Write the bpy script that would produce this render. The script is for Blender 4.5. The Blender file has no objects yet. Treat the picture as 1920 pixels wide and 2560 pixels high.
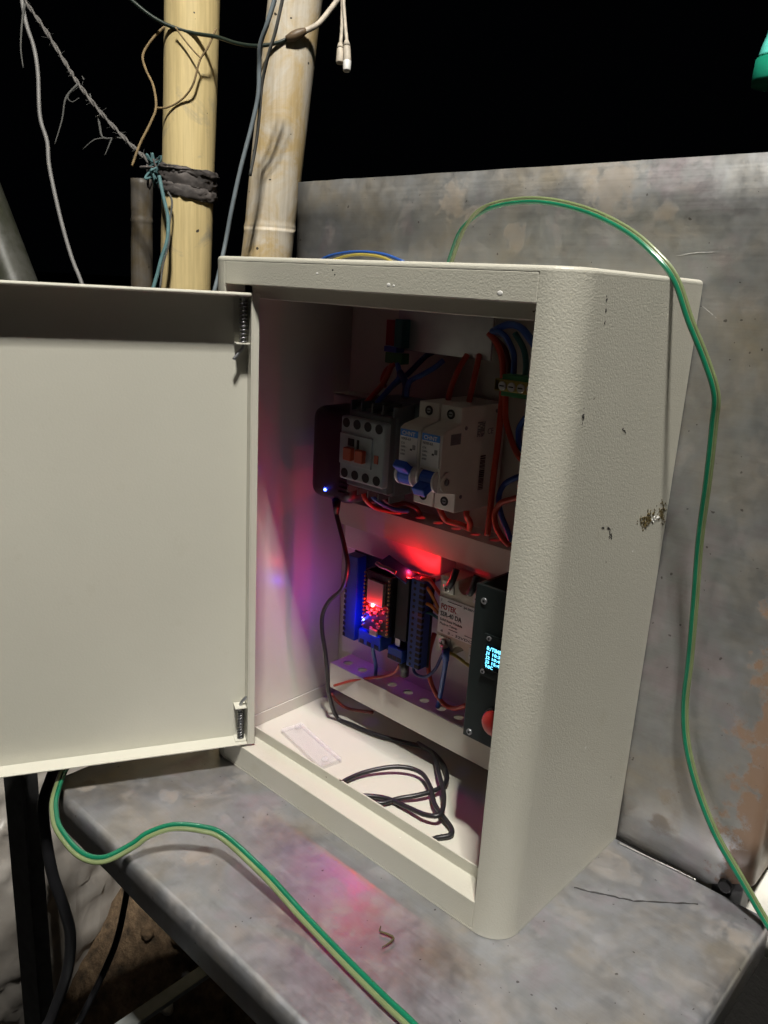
import bpy, bmesh, math, random
from mathutils import Vector, Matrix, noise
random.seed(7)
scene = bpy.context.scene
COL = scene.collection
R = math.radians

# ------------------------------------------------------------------ camera
cam_d = bpy.data.cameras.new('camera')
cam = bpy.data.objects.new('camera', cam_d); COL.objects.link(cam)
right = Vector((0.7322003, 0.6788842, 0.0547618))
down = Vector((0.2236703, -0.1637327, -0.9608138))
fwd = Vector((-0.6433151, 0.7157568, -0.2717314))
rm = Matrix((right, -down, -fwd)).transposed()
cam.matrix_world = Matrix.Translation((0.50144, -0.35260, 0.38560)) @ rm.to_4x4()
cam_d.sensor_fit = 'VERTICAL'; cam_d.sensor_height = 24.0
cam_d.lens = 24.0 * 1994.73 / 2560.0
cam_d.clip_start = 0.01; cam_d.clip_end = 500
scene.camera = cam
scene.render.resolution_x = 768; scene.render.resolution_y = 1024

# ------------------------------------------------------------------ night sky, lamp light, exposure
world = bpy.data.worlds.new('World'); scene.world = world
world.use_nodes = True
bg = world.node_tree.nodes['Background']
bg.inputs['Color'].default_value = (0.55, 0.7, 1.0, 1); bg.inputs['Strength'].default_value = 0.0006
LAMP = Vector((0.79, -0.64, 2.50))
ld = bpy.data.lights.new('bulb_light', 'POINT'); ld.energy = 1260.0; ld.color = (1.0, 0.966, 0.885)
ld.shadow_soft_size = 0.085
lo = bpy.data.objects.new('bulb_light', ld); COL.objects.link(lo); lo.location = LAMP
vs = scene.view_settings
vs.view_transform = 'Standard'; vs.look = 'None'; vs.exposure = 0.0; vs.gamma = 1.0; vs.use_curve_mapping = False

# ------------------------------------------------------------------ helpers
def thing(name, label, cat, loc=(0, 0, 0), group=None):
    o = bpy.data.objects.new(name, None); COL.objects.link(o)
    o.empty_display_size = 0.02; o.location = loc
    return tag(o, label, cat, group)
def tag(o, label, cat, group=None):
    o['label'] = label; o['category'] = cat
    if group: o['group'] = group
    return o
def link(name, me, mat, parent=None, smooth=False):
    o = bpy.data.objects.new(name, me); COL.objects.link(o)
    if mat is not None and not me.materials: me.materials.append(mat)
    if smooth:
        for p in me.polygons: p.use_smooth = True
    if parent:
        o.parent = parent
        off = Vector((0, 0, 0)); q = parent
        while q: off += q.location; q = q.parent
        o.location = -off
    return o
def mesh(name, verts, faces):
    me = bpy.data.meshes.new(name); me.from_pydata([tuple(v) for v in verts], [], faces); me.update()
    bm = bmesh.new(); bm.from_mesh(me); bmesh.ops.recalc_face_normals(bm, faces=bm.faces); bm.to_mesh(me); bm.free()
    return me
def add_box(bm, x0, x1, y0, y1, z0, z1, bev=0.0, seg=2, mat=None):
    m = Matrix.Translation(((x0+x1)/2, (y0+y1)/2, (z0+z1)/2)) @ Matrix.Diagonal((abs(x1-x0), abs(y1-y0), abs(z1-z0), 1))
    if mat is not None: m = mat @ m
    r = bmesh.ops.create_cube(bm, size=1.0, matrix=m)
    if bev > 0:
        es = list({e for v in r['verts'] for e in v.link_edges})
        bmesh.ops.bevel(bm, geom=es, offset=bev, segments=seg, affect='EDGES', profile=0.5)
def add_cyl(bm, p0, p1, r0, r1=None, n=16, caps=True):
    r1 = r0 if r1 is None else r1
    p0, p1 = Vector(p0), Vector(p1); d = p1 - p0
    m = Matrix.Translation((p0+p1)/2) @ d.to_track_quat('Z', 'Y').to_matrix().to_4x4()
    bmesh.ops.create_cone(bm, cap_ends=caps, segments=n, radius1=r0, radius2=r1, depth=d.length, matrix=m)
def done(bm, name):
    me = bpy.data.meshes.new(name); bm.to_mesh(me); bm.free(); return me
def box(name, mat, parent, x0, x1, y0, y1, z0, z1, bev=0.0, seg=2, smooth=False, m=None):
    bm = bmesh.new(); add_box(bm, x0, x1, y0, y1, z0, z1, bev, seg, m)
    return link(name, done(bm, name), mat, parent, smooth)
def cyl(name, mat, parent, p0, p1, r0, r1=None, n=16, bev=0.0):
    bm = bmesh.new(); add_cyl(bm, p0, p1, r0, r1, n)
    if bev:
        es = [e for e in bm.edges if len(e.link_faces) == 2 and any(len(f.verts) > 4 for f in e.link_faces)]
        bmesh.ops.bevel(bm, geom=es, offset=bev, segments=2, affect='EDGES', profile=0.5)
    me = done(bm, name)
    o = link(name, me, mat, parent)
    for p in me.polygons: p.use_smooth = len(p.vertices) == 4
    return o
def catmull(pts, n=8):
    P = [Vector(p) for p in pts]
    P = [P[0]*2-P[1]] + P + [P[-1]*2-P[-2]]
    out = []
    for i in range(1, len(P)-2):
        for k in range(n):
            t = k/n; a, b, c, d = P[i-1], P[i], P[i+1], P[i+2]
            out.append(0.5*((2*b)+(c-a)*t+(2*a-5*b+4*c-d)*t*t+(3*b-a-3*c+d)*t**3))
    out.append(P[-2]); return out
def frames(P):
    T = []
    for i in range(len(P)):
        a = P[max(i-1, 0)]; b = P[min(i+1, len(P)-1)]; T.append((b-a).normalized())
    n = T[0].cross(Vector((0, 0, 1)))
    if n.length < 1e-3: n = T[0].cross(Vector((1, 0, 0)))
    n.normalize(); N = []
    for t in T:
        n = (n - t*n.dot(t)).normalized(); N.append(n.copy())
    return T, N
def tube_mesh(name, P, rad, sides=8, rfun=None):
    T, N = frames(P); vs_, fs = [], []
    for i, p in enumerate(P):
        b = T[i].cross(N[i]); r = rad if rfun is None else rfun(i/(len(P)-1))
        for k in range(sides):
            a = 2*math.pi*k/sides; vs_.append(p + N[i]*math.cos(a)*r + b*math.sin(a)*r)
    for i in range(len(P)-1):
        for k in range(sides):
            k2 = (k+1) % sides
            fs.append((i*sides+k, i*sides+k2, (i+1)*sides+k2, (i+1)*sides+k))
    fs.append(tuple(range(sides))[::-1]); fs.append(tuple((len(P)-1)*sides+k for k in range(sides)))
    return mesh(name, vs_, fs)
def tube(name, mat, parent, pts, rad, sides=8, n=8, rfun=None):
    return link(name, tube_mesh(name, catmull(pts, n), rad, sides, rfun), mat, parent, True)
def prism(bm, poly, a0, a1, axes='yzx'):
    """polygon given in two axes, extruded along the third"""
    ia, ib, ic = ['xyz'.index(c) for c in axes]
    v0, v1 = [], []
    for (p, q) in poly:
        for lst, a in ((v0, a0), (v1, a1)):
            c = [0, 0, 0]; c[ia] = p; c[ib] = q; c[ic] = a; lst.append(bm.verts.new(c))
    bm.faces.new(v0); bm.faces.new(v1[::-1]); n = len(poly)
    for i in range(n): bm.faces.new((v0[i], v1[i], v1[(i+1) % n], v0[(i+1) % n]))
    bmesh.ops.recalc_face_normals(bm, faces=bm.faces)
def ribbon(path, th):
    """thick strip outline from an open 2-D path, thickened to the left of its direction"""
    P = [Vector(p) for p in path]; L = []
    for i, p in enumerate(P):
        ns = []
        if i > 0: d = (P[i]-P[i-1]).normalized(); ns.append(Vector((-d.y, d.x)))
        if i < len(P)-1: d = (P[i+1]-P[i]).normalized(); ns.append(Vector((-d.y, d.x)))
        n = sum(ns, Vector((0, 0))); n.normalize(); c = max(0.35, n.dot(ns[0]))
        L.append(p + n*th/c)
    return [tuple(p) for p in P], [tuple(p) for p in L]
def strip_solid(bm, path, th, a0, a1, axes):
    A, B = ribbon(path, th)
    ia, ib, ic = ['xyz'.index(c) for c in axes]
    def mk(p, a):
        c = [0, 0, 0]; c[ia] = p[0]; c[ib] = p[1]; c[ic] = a; return bm.verts.new(c)
    A0 = [mk(p, a0) for p in A]; A1 = [mk(p, a1) for p in A]; B0 = [mk(p, a0) for p in B]; B1 = [mk(p, a1) for p in B]
    n = len(A)
    for i in range(n-1):
        bm.faces.new((A0[i], A0[i+1], A1[i+1], A1[i])); bm.faces.new((B0[i], B1[i], B1[i+1], B0[i+1]))
        bm.faces.new((A0[i], B0[i], B0[i+1], A0[i+1])); bm.faces.new((A1[i], A1[i+1], B1[i+1], B1[i]))
    bm.faces.new((A0[0], A1[0], B1[0], B0[0])); bm.faces.new((A0[-1], B0[-1], B1[-1], A1[-1]))
    bmesh.ops.recalc_face_normals(bm, faces=bm.faces)
def text(name, body, mat, parent, size, loc, rot=(R(90), 0, 0), width=None, bold=0.0, thick=0.00008):
    cu = bpy.data.curves.new(name, 'FONT'); cu.body = body; cu.size = size; cu.extrude = thick; cu.offset = bold
    cu.resolution_u = 2
    t = bpy.data.objects.new(name, cu); COL.objects.link(t)
    bpy.context.view_layer.update()
    me = bpy.data.meshes.new_from_object(t); bpy.data.objects.remove(t)
    xs = [v.co.x for v in me.vertices] or [0, 1]
    s = 1.0 if width is None else width/(max(xs)-min(xs))
    M_ = Matrix.Translation(loc) @ Matrix.Rotation(rot[2], 4, 'Z') @ Matrix.Rotation(rot[0], 4, 'X') @ Matrix.Diagonal((s, 1, 1, 1))
    me.transform(M_)
    return link(name, me, mat, parent)

# ------------------------------------------------------------------ materials
def nt(name):
    m = bpy.data.materials.new(name); m.use_nodes = True
    t = m.node_tree; p = t.nodes['Principled BSDF']
    return m, t, p
def N(t, typ, **kw):
    n = t.nodes.new(typ)
    for k, v in kw.items():
        if k in n.inputs: n.inputs[k].default_value = v
        else: setattr(n, k, v)
    return n
def coords(t, scale=(1, 1, 1)):
    c = N(t, 'ShaderNodeTexCoord'); mp = N(t, 'ShaderNodeMapping'); mp.inputs['Scale'].default_value = scale
    t.links.new(c.outputs['Object'], mp.inputs['Vector']); return mp.outputs['Vector']
def noise_n(t, vec, scale, detail=4, rough=0.55, dist=0.0):
    n = N(t, 'ShaderNodeTexNoise'); n.inputs['Scale'].default_value = scale; n.inputs['Detail'].default_value = detail
    n.inputs['Roughness'].default_value = rough; n.inputs['Distortion'].default_value = dist
    t.links.new(vec, n.inputs['Vector']); return n.outputs['Fac']
def ramp(t, fac, stops):
    r = N(t, 'ShaderNodeValToRGB'); e = r.color_ramp.elements
    while len(e) < len(stops): e.new(0.5)
    for el, (pos, col) in zip(e, stops):
        el.position = pos; el.color = (*col, 1) if len(col) == 3 else col
    t.links.new(fac, r.inputs['Fac']); return r.outputs['Color']
def mixc(t, fac, a, b, typ='MIX'):
    m = N(t, 'ShaderNodeMix', data_type='RGBA', blend_type=typ)
    for sock, v in ((m.inputs[0], fac), (m.inputs[6], a), (m.inputs[7], b)):
        if hasattr(v, 'is_linked'): t.links.new(v, sock)
        elif isinstance(v, (int, float)): sock.default_value = v
        else: sock.default_value = (*v, 1)
    return m.outputs[2]
def math_n(t, op, a, b=0.0):
    m = N(t, 'ShaderNodeMath', operation=op)
    for sock, v in ((m.inputs[0], a), (m.inputs[1], b)):
        if hasattr(v, 'is_linked'): t.links.new(v, sock)
        else: sock.default_value = v
    return m.outputs[0]
def bump(t, p, h, strength, dist):
    b = N(t, 'ShaderNodeBump'); b.inputs['Strength'].default_value = strength; b.inputs['Distance'].default_value = dist
    t.links.new(h, b.inputs['Height']); t.links.new(b.outputs['Normal'], p.inputs['Normal'])
def setp(p, col=None, rough=None, metal=None, coat=None, spec=None):
    if col is not None: p.inputs['Base Color'].default_value = (*col, 1)
    if rough is not None: p.inputs['Roughness'].default_value = rough
    if metal is not None: p.inputs['Metallic'].default_value = metal
    if coat is not None: p.inputs['Coat Weight'].default_value = coat; p.inputs['Coat Roughness'].default_value = 0.15
    if spec is not None: p.inputs['Specular IOR Level'].default_value = spec
def simple(name, col, rough=0.5, metal=0.0, coat=None, var=0.12, nscale=60, bmp=0.0):
    m, t, p = nt(name); setp(p, col, rough, metal, coat)
    v = coords(t); f = noise_n(t, v, nscale, 5)
    c = ramp(t, f, [(0.3, tuple(x*(1-var) for x in col)), (0.7, tuple(min(1, x*(1+var)) for x in col))])
    t.links.new(c, p.inputs['Base Color'])
    if bmp: bump(t, p, f, bmp, 0.001)
    return m
def emit(name, col, s, base=(0.02, 0.02, 0.02)):
    m, t, p = nt(name); setp(p, base, 0.3)
    p.inputs['Emission Color'].default_value = (*col, 1); p.inputs['Emission Strength'].default_value = s
    return m
def blobs(t, vec, spots):
    """soft-edged irregular stains at fixed places on the sheet: (x, y, z, radius)"""
    n = N(t, 'ShaderNodeTexNoise'); n.inputs['Scale'].default_value = 85; n.inputs['Detail'].default_value = 7; n.inputs['Roughness'].default_value = 0.65
    t.links.new(vec, n.inputs['Vector'])
    wob = math_n(t, 'MULTIPLY', math_n(t, 'SUBTRACT', n.outputs['Fac'], 0.5), 3.2)
    tot = None
    for (x, y, z, r) in spots:
        d = N(t, 'ShaderNodeVectorMath', operation='DISTANCE'); t.links.new(vec, d.inputs[0]); d.inputs[1].default_value = (x, y, z)
        q = math_n(t, 'SUBTRACT', 1.0, math_n(t, 'DIVIDE', d.outputs['Value'], r))
        q = math_n(t, 'ADD', q, wob)
        mr = N(t, 'ShaderNodeMapRange'); mr.inputs['From Min'].default_value = 0.0; mr.inputs['From Max'].default_value = 0.45
        t.links.new(q, mr.inputs['Value'])
        tot = mr.outputs['Result'] if tot is None else math_n(t, 'MAXIMUM', tot, mr.outputs['Result'])
    return tot

def paint(name, texture):
    m, t, p = nt(name); v = coords(t)
    base = (0.515, 0.50, 0.43) if texture else (0.57, 0.556, 0.485)
    f = noise_n(t, v, 9, 4)
    c = ramp(t, f, [(0.3, tuple(x*0.95 for x in base)), (0.7, base)])
    # dark flecks and faint dirty rubs
    fl = noise_n(t, v, 150, 2, 0.5); fm = noise_n(t, coords(t, (1, 1, 1)), 14, 2)
    fleck = math_n(t, 'GREATER_THAN', math_n(t, 'ADD', fl, math_n(t, 'MULTIPLY', fm, 0.35)), 0.965)
    if texture: c = mixc(t, fleck, c, (0.10, 0.075, 0.045))
    wl = noise_n(t, coords(t, (1, 1, 0.8)), 120, 2, 0.5); wm = noise_n(t, v, 21, 2)
    white = math_n(t, 'GREATER_THAN', math_n(t, 'ADD', wl, math_n(t, 'MULTIPLY', wm, 0.35)), 0.965)
    if texture: c = mixc(t, white, c, (0.8, 0.79, 0.76))
    dn = noise_n(t, v, 26, 6, 0.7)
    dirt = N(t, 'ShaderNodeMapRange'); dirt.inputs['From Min'].default_value = 0.6; dirt.inputs['From Max'].default_value = 0.8
    dirt.inputs['To Max'].default_value = 0.35 if texture else 0.20; t.links.new(dn, dirt.inputs['Value'])
    c = mixc(t, dirt.outputs['Result'], c, (0.36, 0.32, 0.22))
    t.links.new(c, p.inputs['Base Color'])
    setp(p, None, 0.42 if texture else 0.24, 0.0)
    if texture:
        h1 = noise_n(t, v, 1000, 3, 0.55); h2 = noise_n(t, v, 480, 2)
        bump(t, p, math_n(t, 'ADD', h1, math_n(t, 'MULTIPLY', h2, 0.6)), 0.42, 0.0006)
    else:
        h1 = noise_n(t, v, 650, 2, 0.5); bump(t, p, h1, 0.12, 0.0006)
    return m

def sheet_metal(name, col, rough, metal, spots, edge_rust=None):
    m, t, p = nt(name); v = coords(t)
    a = noise_n(t, v, 16, 8, 0.68, 0.4); b = noise_n(t, coords(t, (1, 1.2, 1)), 75, 8, 0.7, 0.3)
    c = ramp(t, math_n(t, 'ADD', math_n(t, 'MULTIPLY', a, 0.6), math_n(t, 'MULTIPLY', b, 0.4)),
             [(0.34, tuple(x*0.86 for x in col)), (0.5, col), (0.66, (col[0]*1.10, col[1]*1.10, col[2]*1.12))])
    tint = ramp(t, noise_n(t, v, 17, 5, 0.62, 0.3), [(0.30, (1.08, 1.0, 0.86)), (0.45, (1.0, 1.0, 1.0)), (0.56, (0.93, 0.98, 1.05)), (0.70, (1.03, 0.95, 1.06))])
    c = mixc(t, 1.0, c, tint, 'MULTIPLY')
    # ochre oil and rust film, blotchy
    s = noise_n(t, v, 27, 7, 0.66, 0.3)
    st = N(t, 'ShaderNodeMapRange'); st.inputs['From Min'].default_value = 0.53; st.inputs['From Max'].default_value = 0.72
    st.inputs['To Max'].default_value = 0.38; t.links.new(s, st.inputs['Value'])
    stain = st.outputs['Result']
    if spots: stain = math_n(t, 'MAXIMUM', stain, math_n(t, 'MULTIPLY', blobs(t, v, spots), 0.42))
    c = mixc(t, stain, c, (0.20, 0.135, 0.075))
    # dull grime film
    gr = N(t, 'ShaderNodeMapRange'); gr.inputs['From Min'].default_value = 0.48; gr.inputs['From Max'].default_value = 0.7; gr.inputs['To Max'].default_value = 0.20
    t.links.new(noise_n(t, v, 23, 7, 0.68, 0.35), gr.inputs['Value']); c = mixc(t, gr.outputs['Result'], c, (0.12, 0.105, 0.085))
    # fine rolled grain along the sheet
    grain = noise_n(t, coords(t, (9, 900, 900)), 1.0, 2)
    c = mixc(t, 0.13, c, ramp(t, grain, [(0.3, (0.72, 0.72, 0.72)), (0.7, (1.25, 1.25, 1.25))]), 'MULTIPLY')
    rust = None
    if edge_rust:
        sx = N(t, 'ShaderNodeSeparateXYZ'); t.links.new(v, sx.inputs[0])
        g = N(t, 'ShaderNodeMapRange'); g.inputs['From Min'].default_value = edge_rust[0]; g.inputs['From Max'].default_value = edge_rust[1]
        t.links.new(sx.outputs['X'], g.inputs['Value'])
        zz = N(t, 'ShaderNodeMapRange'); zz.inputs['From Min'].default_value = edge_rust[2]; zz.inputs['From Max'].default_value = edge_rust[3]
        zz.inputs['To Min'].default_value = 1.0; zz.inputs['To Max'].default_value = 0.0
        t.links.new(sx.outputs['Z'], zz.inputs['Value'])
        gg = math_n(t, 'MULTIPLY', g.outputs['Result'], zz.outputs['Result'])
        rr = math_n(t, 'ADD', gg, math_n(t, 'MULTIPLY', math_n(t, 'SUBTRACT', noise_n(t, v, 70, 6, 0.7), 0.5), 2.2))
        mr = N(t, 'ShaderNodeMapRange'); mr.inputs['From Min'].default_value = 0.5; mr.inputs['From Max'].default_value = 0.72
        t.links.new(rr, mr.inputs['Value']); rust = mr.outputs['Result']
        c = mixc(t, math_n(t, 'MULTIPLY', rust, 0.85), c, (0.24, 0.135, 0.075))
    # fine black specks
    sp = math_n(t, 'GREATER_THAN', noise_n(t, v, 210, 1), 0.76)
    c = mixc(t, math_n(t, 'MULTIPLY', sp, 0.7), c, (0.06, 0.05, 0.045))
    t.links.new(c, p.inputs['Base Color'])
    mt = math_n(t, 'MULTIPLY', math_n(t, 'SUBTRACT', 1.0, stain if rust is None else math_n(t, 'MAXIMUM', stain, rust)), metal)
    t.links.new(mt, p.inputs['Metallic'])
    rg = N(t, 'ShaderNodeMapRange'); rg.inputs['To Min'].default_value = rough-0.08; rg.inputs['To Max'].default_value = rough+0.1
    rg.inputs['From Min'].default_value = 0.3; rg.inputs['From Max'].default_value = 0.7
    t.links.new(b, rg.inputs['Value'])
    rgh = math_n(t, 'ADD', math_n(t, 'ADD', rg.outputs['Result'], math_n(t, 'MULTIPLY', math_n(t, 'SUBTRACT', grain, 0.5), 0.12)), math_n(t, 'MULTIPLY', stain, 0.2))
    t.links.new(rgh, p.inputs['Roughness'])
    h = math_n(t, 'ADD', math_n(t, 'MULTIPLY', noise_n(t, v, 5, 3), 1.0), math_n(t, 'MULTIPLY', noise_n(t, v, 120, 3), 0.03))
    bump(t, p, h, 0.28, 0.004)
    return m

def bamboo_mat(name, clean, grey, amount, seed):
    m, t, p = nt(name)
    v = coords(t, (1, 1, 0.16)); c = N(t, 'ShaderNodeTexCoord')
    mp = N(t, 'ShaderNodeMapping'); mp.inputs['Location'].default_value = (seed, seed*0.7, 0); t.links.new(c.outputs['Object'], mp.inputs['Vector'])
    vv = mp.outputs['Vector']
    f = noise_n(t, v, 38, 6, 0.65)
    c1 = ramp(t, f, [(0.3, tuple(x*0.82 for x in clean)), (0.6, clean)])
    g = noise_n(t, vv, 17, 7, 0.68, 0.6)
    mr = N(t, 'ShaderNodeMapRange'); mr.inputs['From Min'].default_value = 0.62-amount*0.3; mr.inputs['From Max'].default_value = 0.74-amount*0.2
    t.links.new(g, mr.inputs['Value'])
    c2 = mixc(t, math_n(t, 'MULTIPLY', mr.outputs['Result'], 0.9), c1, grey)
    fib = noise_n(t, coords(t, (1, 1, 0.03)), 260, 3)
    c2 = mixc(t, 0.35, c2, ramp(t, fib, [(0.35, (0.55, 0.5, 0.42)), (0.6, (1, 1, 1))]), 'MULTIPLY')
    sp = math_n(t, 'GREATER_THAN', noise_n(t, vv, 95, 1), 0.775)
    c2 = mixc(t, sp, c2, (0.05, 0.04, 0.03))
    t.links.new(c2, p.inputs['Base Color']); setp(p, None, 0.48)
    bump(t, p, math_n(t, 'ADD', f, math_n(t, 'MULTIPLY', fib, 0.3)), 0.25, 0.002)
    return m

M_PAINT = paint('textured_cream_paint', True)
M_PAINT_IN = paint('smooth_cream_paint', False)
M_BENCH = sheet_metal('worn_steel_bench', (0.44, 0.425, 0.425), 0.40, 0.84,
    [(0.035, -0.06, 0, 0.009), (0.105, -0.085, 0, 0.012), (0.30, -0.118, 0, 0.03), (-0.02, -0.10, 0, 0.008), (0.40, 0.12, 0, 0.012)])
M_PANEL = sheet_metal('worn_steel_panel', (0.41, 0.395, 0.37), 0.42, 0.78,
    [(0.23, 0.15, 0.455, 0.022), (0.27, 0.15, 0.44, 0.008), (0.16, 0.15, 0.425, 0.011), (0.12, 0.15, 0.44, 0.009), (0.33, 0.15, 0.03, 0.010), (0.331, 0.15, 0.05, 0.008), (0.10, 0.15, 0.45, 0.015)],
    edge_rust=(0.345, 0.395, 0.16, 0.30))
M_ZINC = simple('zinc_steel', (0.35, 0.36, 0.38), 0.32, 0.85)
M_DARKSTEEL = simple('dull_angle_iron', (0.10, 0.10, 0.105), 0.5, 0.4, var=0.3, bmp=0.2)
M_BAR = simple('grey_flat_bar', (0.22, 0.235, 0.235), 0.5, 0.3, var=0.2)
M_SPRING = simple('spring_steel', (0.20, 0.20, 0.21), 0.3, 0.9)
M_BLACK = simple('black_plastic', (0.010, 0.010, 0.012), 0.42)
M_CORD = simple('black_cord_rubber', (0.012, 0.012, 0.014), 0.38)
M_PANELBLK = simple('black_acrylic', (0.012, 0.016, 0.016), 0.28)
M_CGREY = simple('contactor_grey', (0.31, 0.36, 0.37), 0.5)
M_CGREY2 = simple('contactor_dark_grey', (0.115, 0.14, 0.145), 0.5)
M_HOLE = simple('dark_recess', (0.006, 0.006, 0.006), 0.7)
M_CRED = simple('brick_red_plastic', (0.42, 0.075, 0.03), 0.45)
M_MCB = simple('breaker_ivory', (0.74, 0.71, 0.64), 0.42, var=0.04)
M_WHITE = simple('white_plastic', (0.72, 0.71, 0.69), 0.4, var=0.04)
M_LABEL = simple('label_paper', (0.70, 0.69, 0.68), 0.5, var=0.03)
M_BLUE = simple('blue_toggle', (0.015, 0.10, 0.62), 0.35)
M_LBLUE = simple('label_blue', (0.02, 0.19, 0.62), 0.4)
M_TERM = simple('blue_terminal', (0.012, 0.045, 0.22), 0.42)
M_PCB = simple('black_circuit_board', (0.018, 0.014, 0.016), 0.35, var=0.5, nscale=400)
M_SHIELD = simple('tin_shield', (0.42, 0.40, 0.39), 0.35, 0.7)
M_GOLD = simple('pin_gold', (0.5, 0.38, 0.16), 0.3, 0.9)
M_INK = simple('dark_ink', (0.035, 0.035, 0.04), 0.5)
M_REDINK = simple('red_ink', (0.42, 0.03, 0.02), 0.5)
M_GREYINK = simple('grey_ink', (0.20, 0.20, 0.21), 0.5)
M_SSR = simple('relay_resin', (0.52, 0.48, 0.38), 0.5)
M_SCREW = simple('screw_nickel', (0.55, 0.54, 0.52), 0.28, 0.9)
M_BUTTON = simple('red_button', (0.48, 0.03, 0.025), 0.35)
M_RED = simple('red_wire_insulation', (0.42, 0.045, 0.02), 0.4)
M_DRED = simple('dark_red_insulation', (0.16, 0.018, 0.014), 0.4)
M_ORANGE = simple('orange_insulation', (0.55, 0.22, 0.04), 0.4)
M_WBLUE = simple('blue_wire_insulation', (0.02, 0.075, 0.30), 0.38)
M_NAVY = simple('navy_wire_insulation', (0.01, 0.02, 0.12), 0.4)
M_TEAL = simple('teal_insulation', (0.015, 0.11, 0.11), 0.4)
M_YEL = simple('yellow_insulation', (0.34, 0.27, 0.05), 0.45)
M_GRN = simple('green_plastic', (0.015, 0.16, 0.04), 0.42)
M_CABG = simple('clear_green_cable', (0.008, 0.145, 0.075), 0.2, coat=0.7)
M_CABY = simple('clear_yellow_cable', (0.165, 0.205, 0.095), 0.22, coat=0.6)
M_CABR = simple('clear_cable_web', (0.18, 0.24, 0.12), 0.25, coat=0.5)
M_ROPE = simple('weathered_rope', (0.13, 0.122, 0.115), 0.8, var=0.4, nscale=300, bmp=0.5)
M_FRAY = simple('dirty_fibres', (0.085, 0.085, 0.08), 0.8, var=0.3)
M_GCORD = simple('grey_cord_sheath', (0.19, 0.185, 0.18), 0.55)
M_BCORD = simple('blue_grey_sheath', (0.155, 0.185, 0.205), 0.5)
M_DCORD = simple('dark_green_cord', (0.012, 0.022, 0.016), 0.45)
M_WCORD = simple('old_white_cord', (0.50, 0.44, 0.36), 0.6, var=0.25, nscale=120)
M_TAPE = simple('brown_tape', (0.10, 0.065, 0.035), 0.5, var=0.4)
M_TWINE = simple('brown_twine', (0.22, 0.155, 0.075), 0.8, var=0.3, nscale=200)
M_TSTR = simple('teal_string', (0.075, 0.16, 0.17), 0.7, var=0.3)
M_RUBBER = simple('grey_rubber_strip', (0.075, 0.065, 0.062), 0.75, var=0.6, nscale=55, bmp=0.6)
M_SOIL = simple('brown_soil', (0.13, 0.085, 0.048), 0.9, var=0.85, nscale=48, bmp=1.0)
m, t, p = nt('black_ground_brown_heap'); v = coords(t); M_GROUND = m; setp(p, None, 0.85)      # coloured by height: near-black low ground, brown on the heap
f_ = noise_n(t, v, 48, 6, 0.65); dry = ramp(t, f_, [(0.3, (0.03, 0.02, 0.011)), (0.5, (0.12, 0.078, 0.044)), (0.72, (0.23, 0.155, 0.09))])
sx = N(t, 'ShaderNodeSeparateXYZ'); t.links.new(v, sx.inputs[0]); hz = N(t, 'ShaderNodeMapRange'); t.links.new(sx.outputs['Z'], hz.inputs['Value'])
hz.inputs['From Min'].default_value = -0.76; hz.inputs['From Max'].default_value = -0.66
t.links.new(mixc(t, hz.outputs['Result'], (0.008, 0.007, 0.006), dry), p.inputs['Base Color']); bump(t, p, f_, 1.0, 0.008)
m, t, p = nt('pale_plastic_sack'); v = coords(t, (1.0, 1.0, 1.0)); M_SACK = m
setp(p, (0.42, 0.38, 0.34), 0.36)
t.links.new(ramp(t, noise_n(t, v, 9, 5), [(0.3, (0.25, 0.225, 0.20)), (0.65, (0.36, 0.335, 0.31))]), p.inputs['Base Color'])
def ridge(vec, sc, dist):
    f_ = noise_n(t, vec, sc, 2, 0.5, dist); return math_n(t, 'SUBTRACT', 1.0, math_n(t, 'MULTIPLY', math_n(t, 'ABSOLUTE', math_n(t, 'SUBTRACT', f_, 0.5)), 6.0))
r_a = math_n(t, 'MAXIMUM', ridge(coords(t, (1.6, 1.6, 0.7)), 10, 0.7), 0.0); r_b = noise_n(t, coords(t, (1.2, 1.2, 0.8)), 16, 3)
bump(t, p, math_n(t, 'ADD', r_a, math_n(t, 'MULTIPLY', r_b, 0.8)), 0.15, 0.006)
M_PIPE = simple('white_pipe', (0.78, 0.76, 0.70), 0.35)
M_STEM = simple('dry_stem', (0.07, 0.055, 0.02), 0.8)
M_MARK = simple('black_marker', (0.03, 0.028, 0.028), 0.6)
M_GLUE = simple('brown_glue_residue', (0.09, 0.065, 0.02), 0.5, var=0.5, nscale=300)
M_GREENBAG = simple('green_plastic_bag', (0.16, 0.86, 0.72), 0.25, var=0.2, nscale=25)
m, t, p = nt('clear_acrylic'); setp(p, (0.80, 0.77, 0.80), 0.08); p.inputs['Alpha'].default_value = 0.16; p.inputs['Coat Weight'].default_value = 1.0; M_ACR = m
M_LEDR = emit('lit_red_led', (1.0, 0.03, 0.02), 60, (0.5, 0.05, 0.05))
M_LEDB = emit('lit_blue_led', (0.03, 0.06, 1.0), 40, (0.05, 0.05, 0.5))
M_OLED = emit('lit_display_text', (0.16, 0.68, 1.0), 3.0)
M_GLASS = simple('display_glass', (0.004, 0.010, 0.016), 0.12)
M_BULB = emit('lit_bulb_glass', (1.0, 0.93, 0.83), 20.0, (0.8, 0.8, 0.8))
M_SOCK = simple('bulb_socket', (0.6, 0.6, 0.58), 0.4)

# LED strengths (watts) and the twist of the flat twin cables
LED_R, LED_B, LED_T, LED_BS, LED_RS = 0.085, 0.125, 0.15, 0.02, 0.012
def SPIN_U(f): return 3.0*max(0.0, min(1.0, (0.115-f)/0.05)) + 3.1*max(0.0, min(1.0, (f-0.88)/0.06))
def SPIN_L(f): return 0.0

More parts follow.
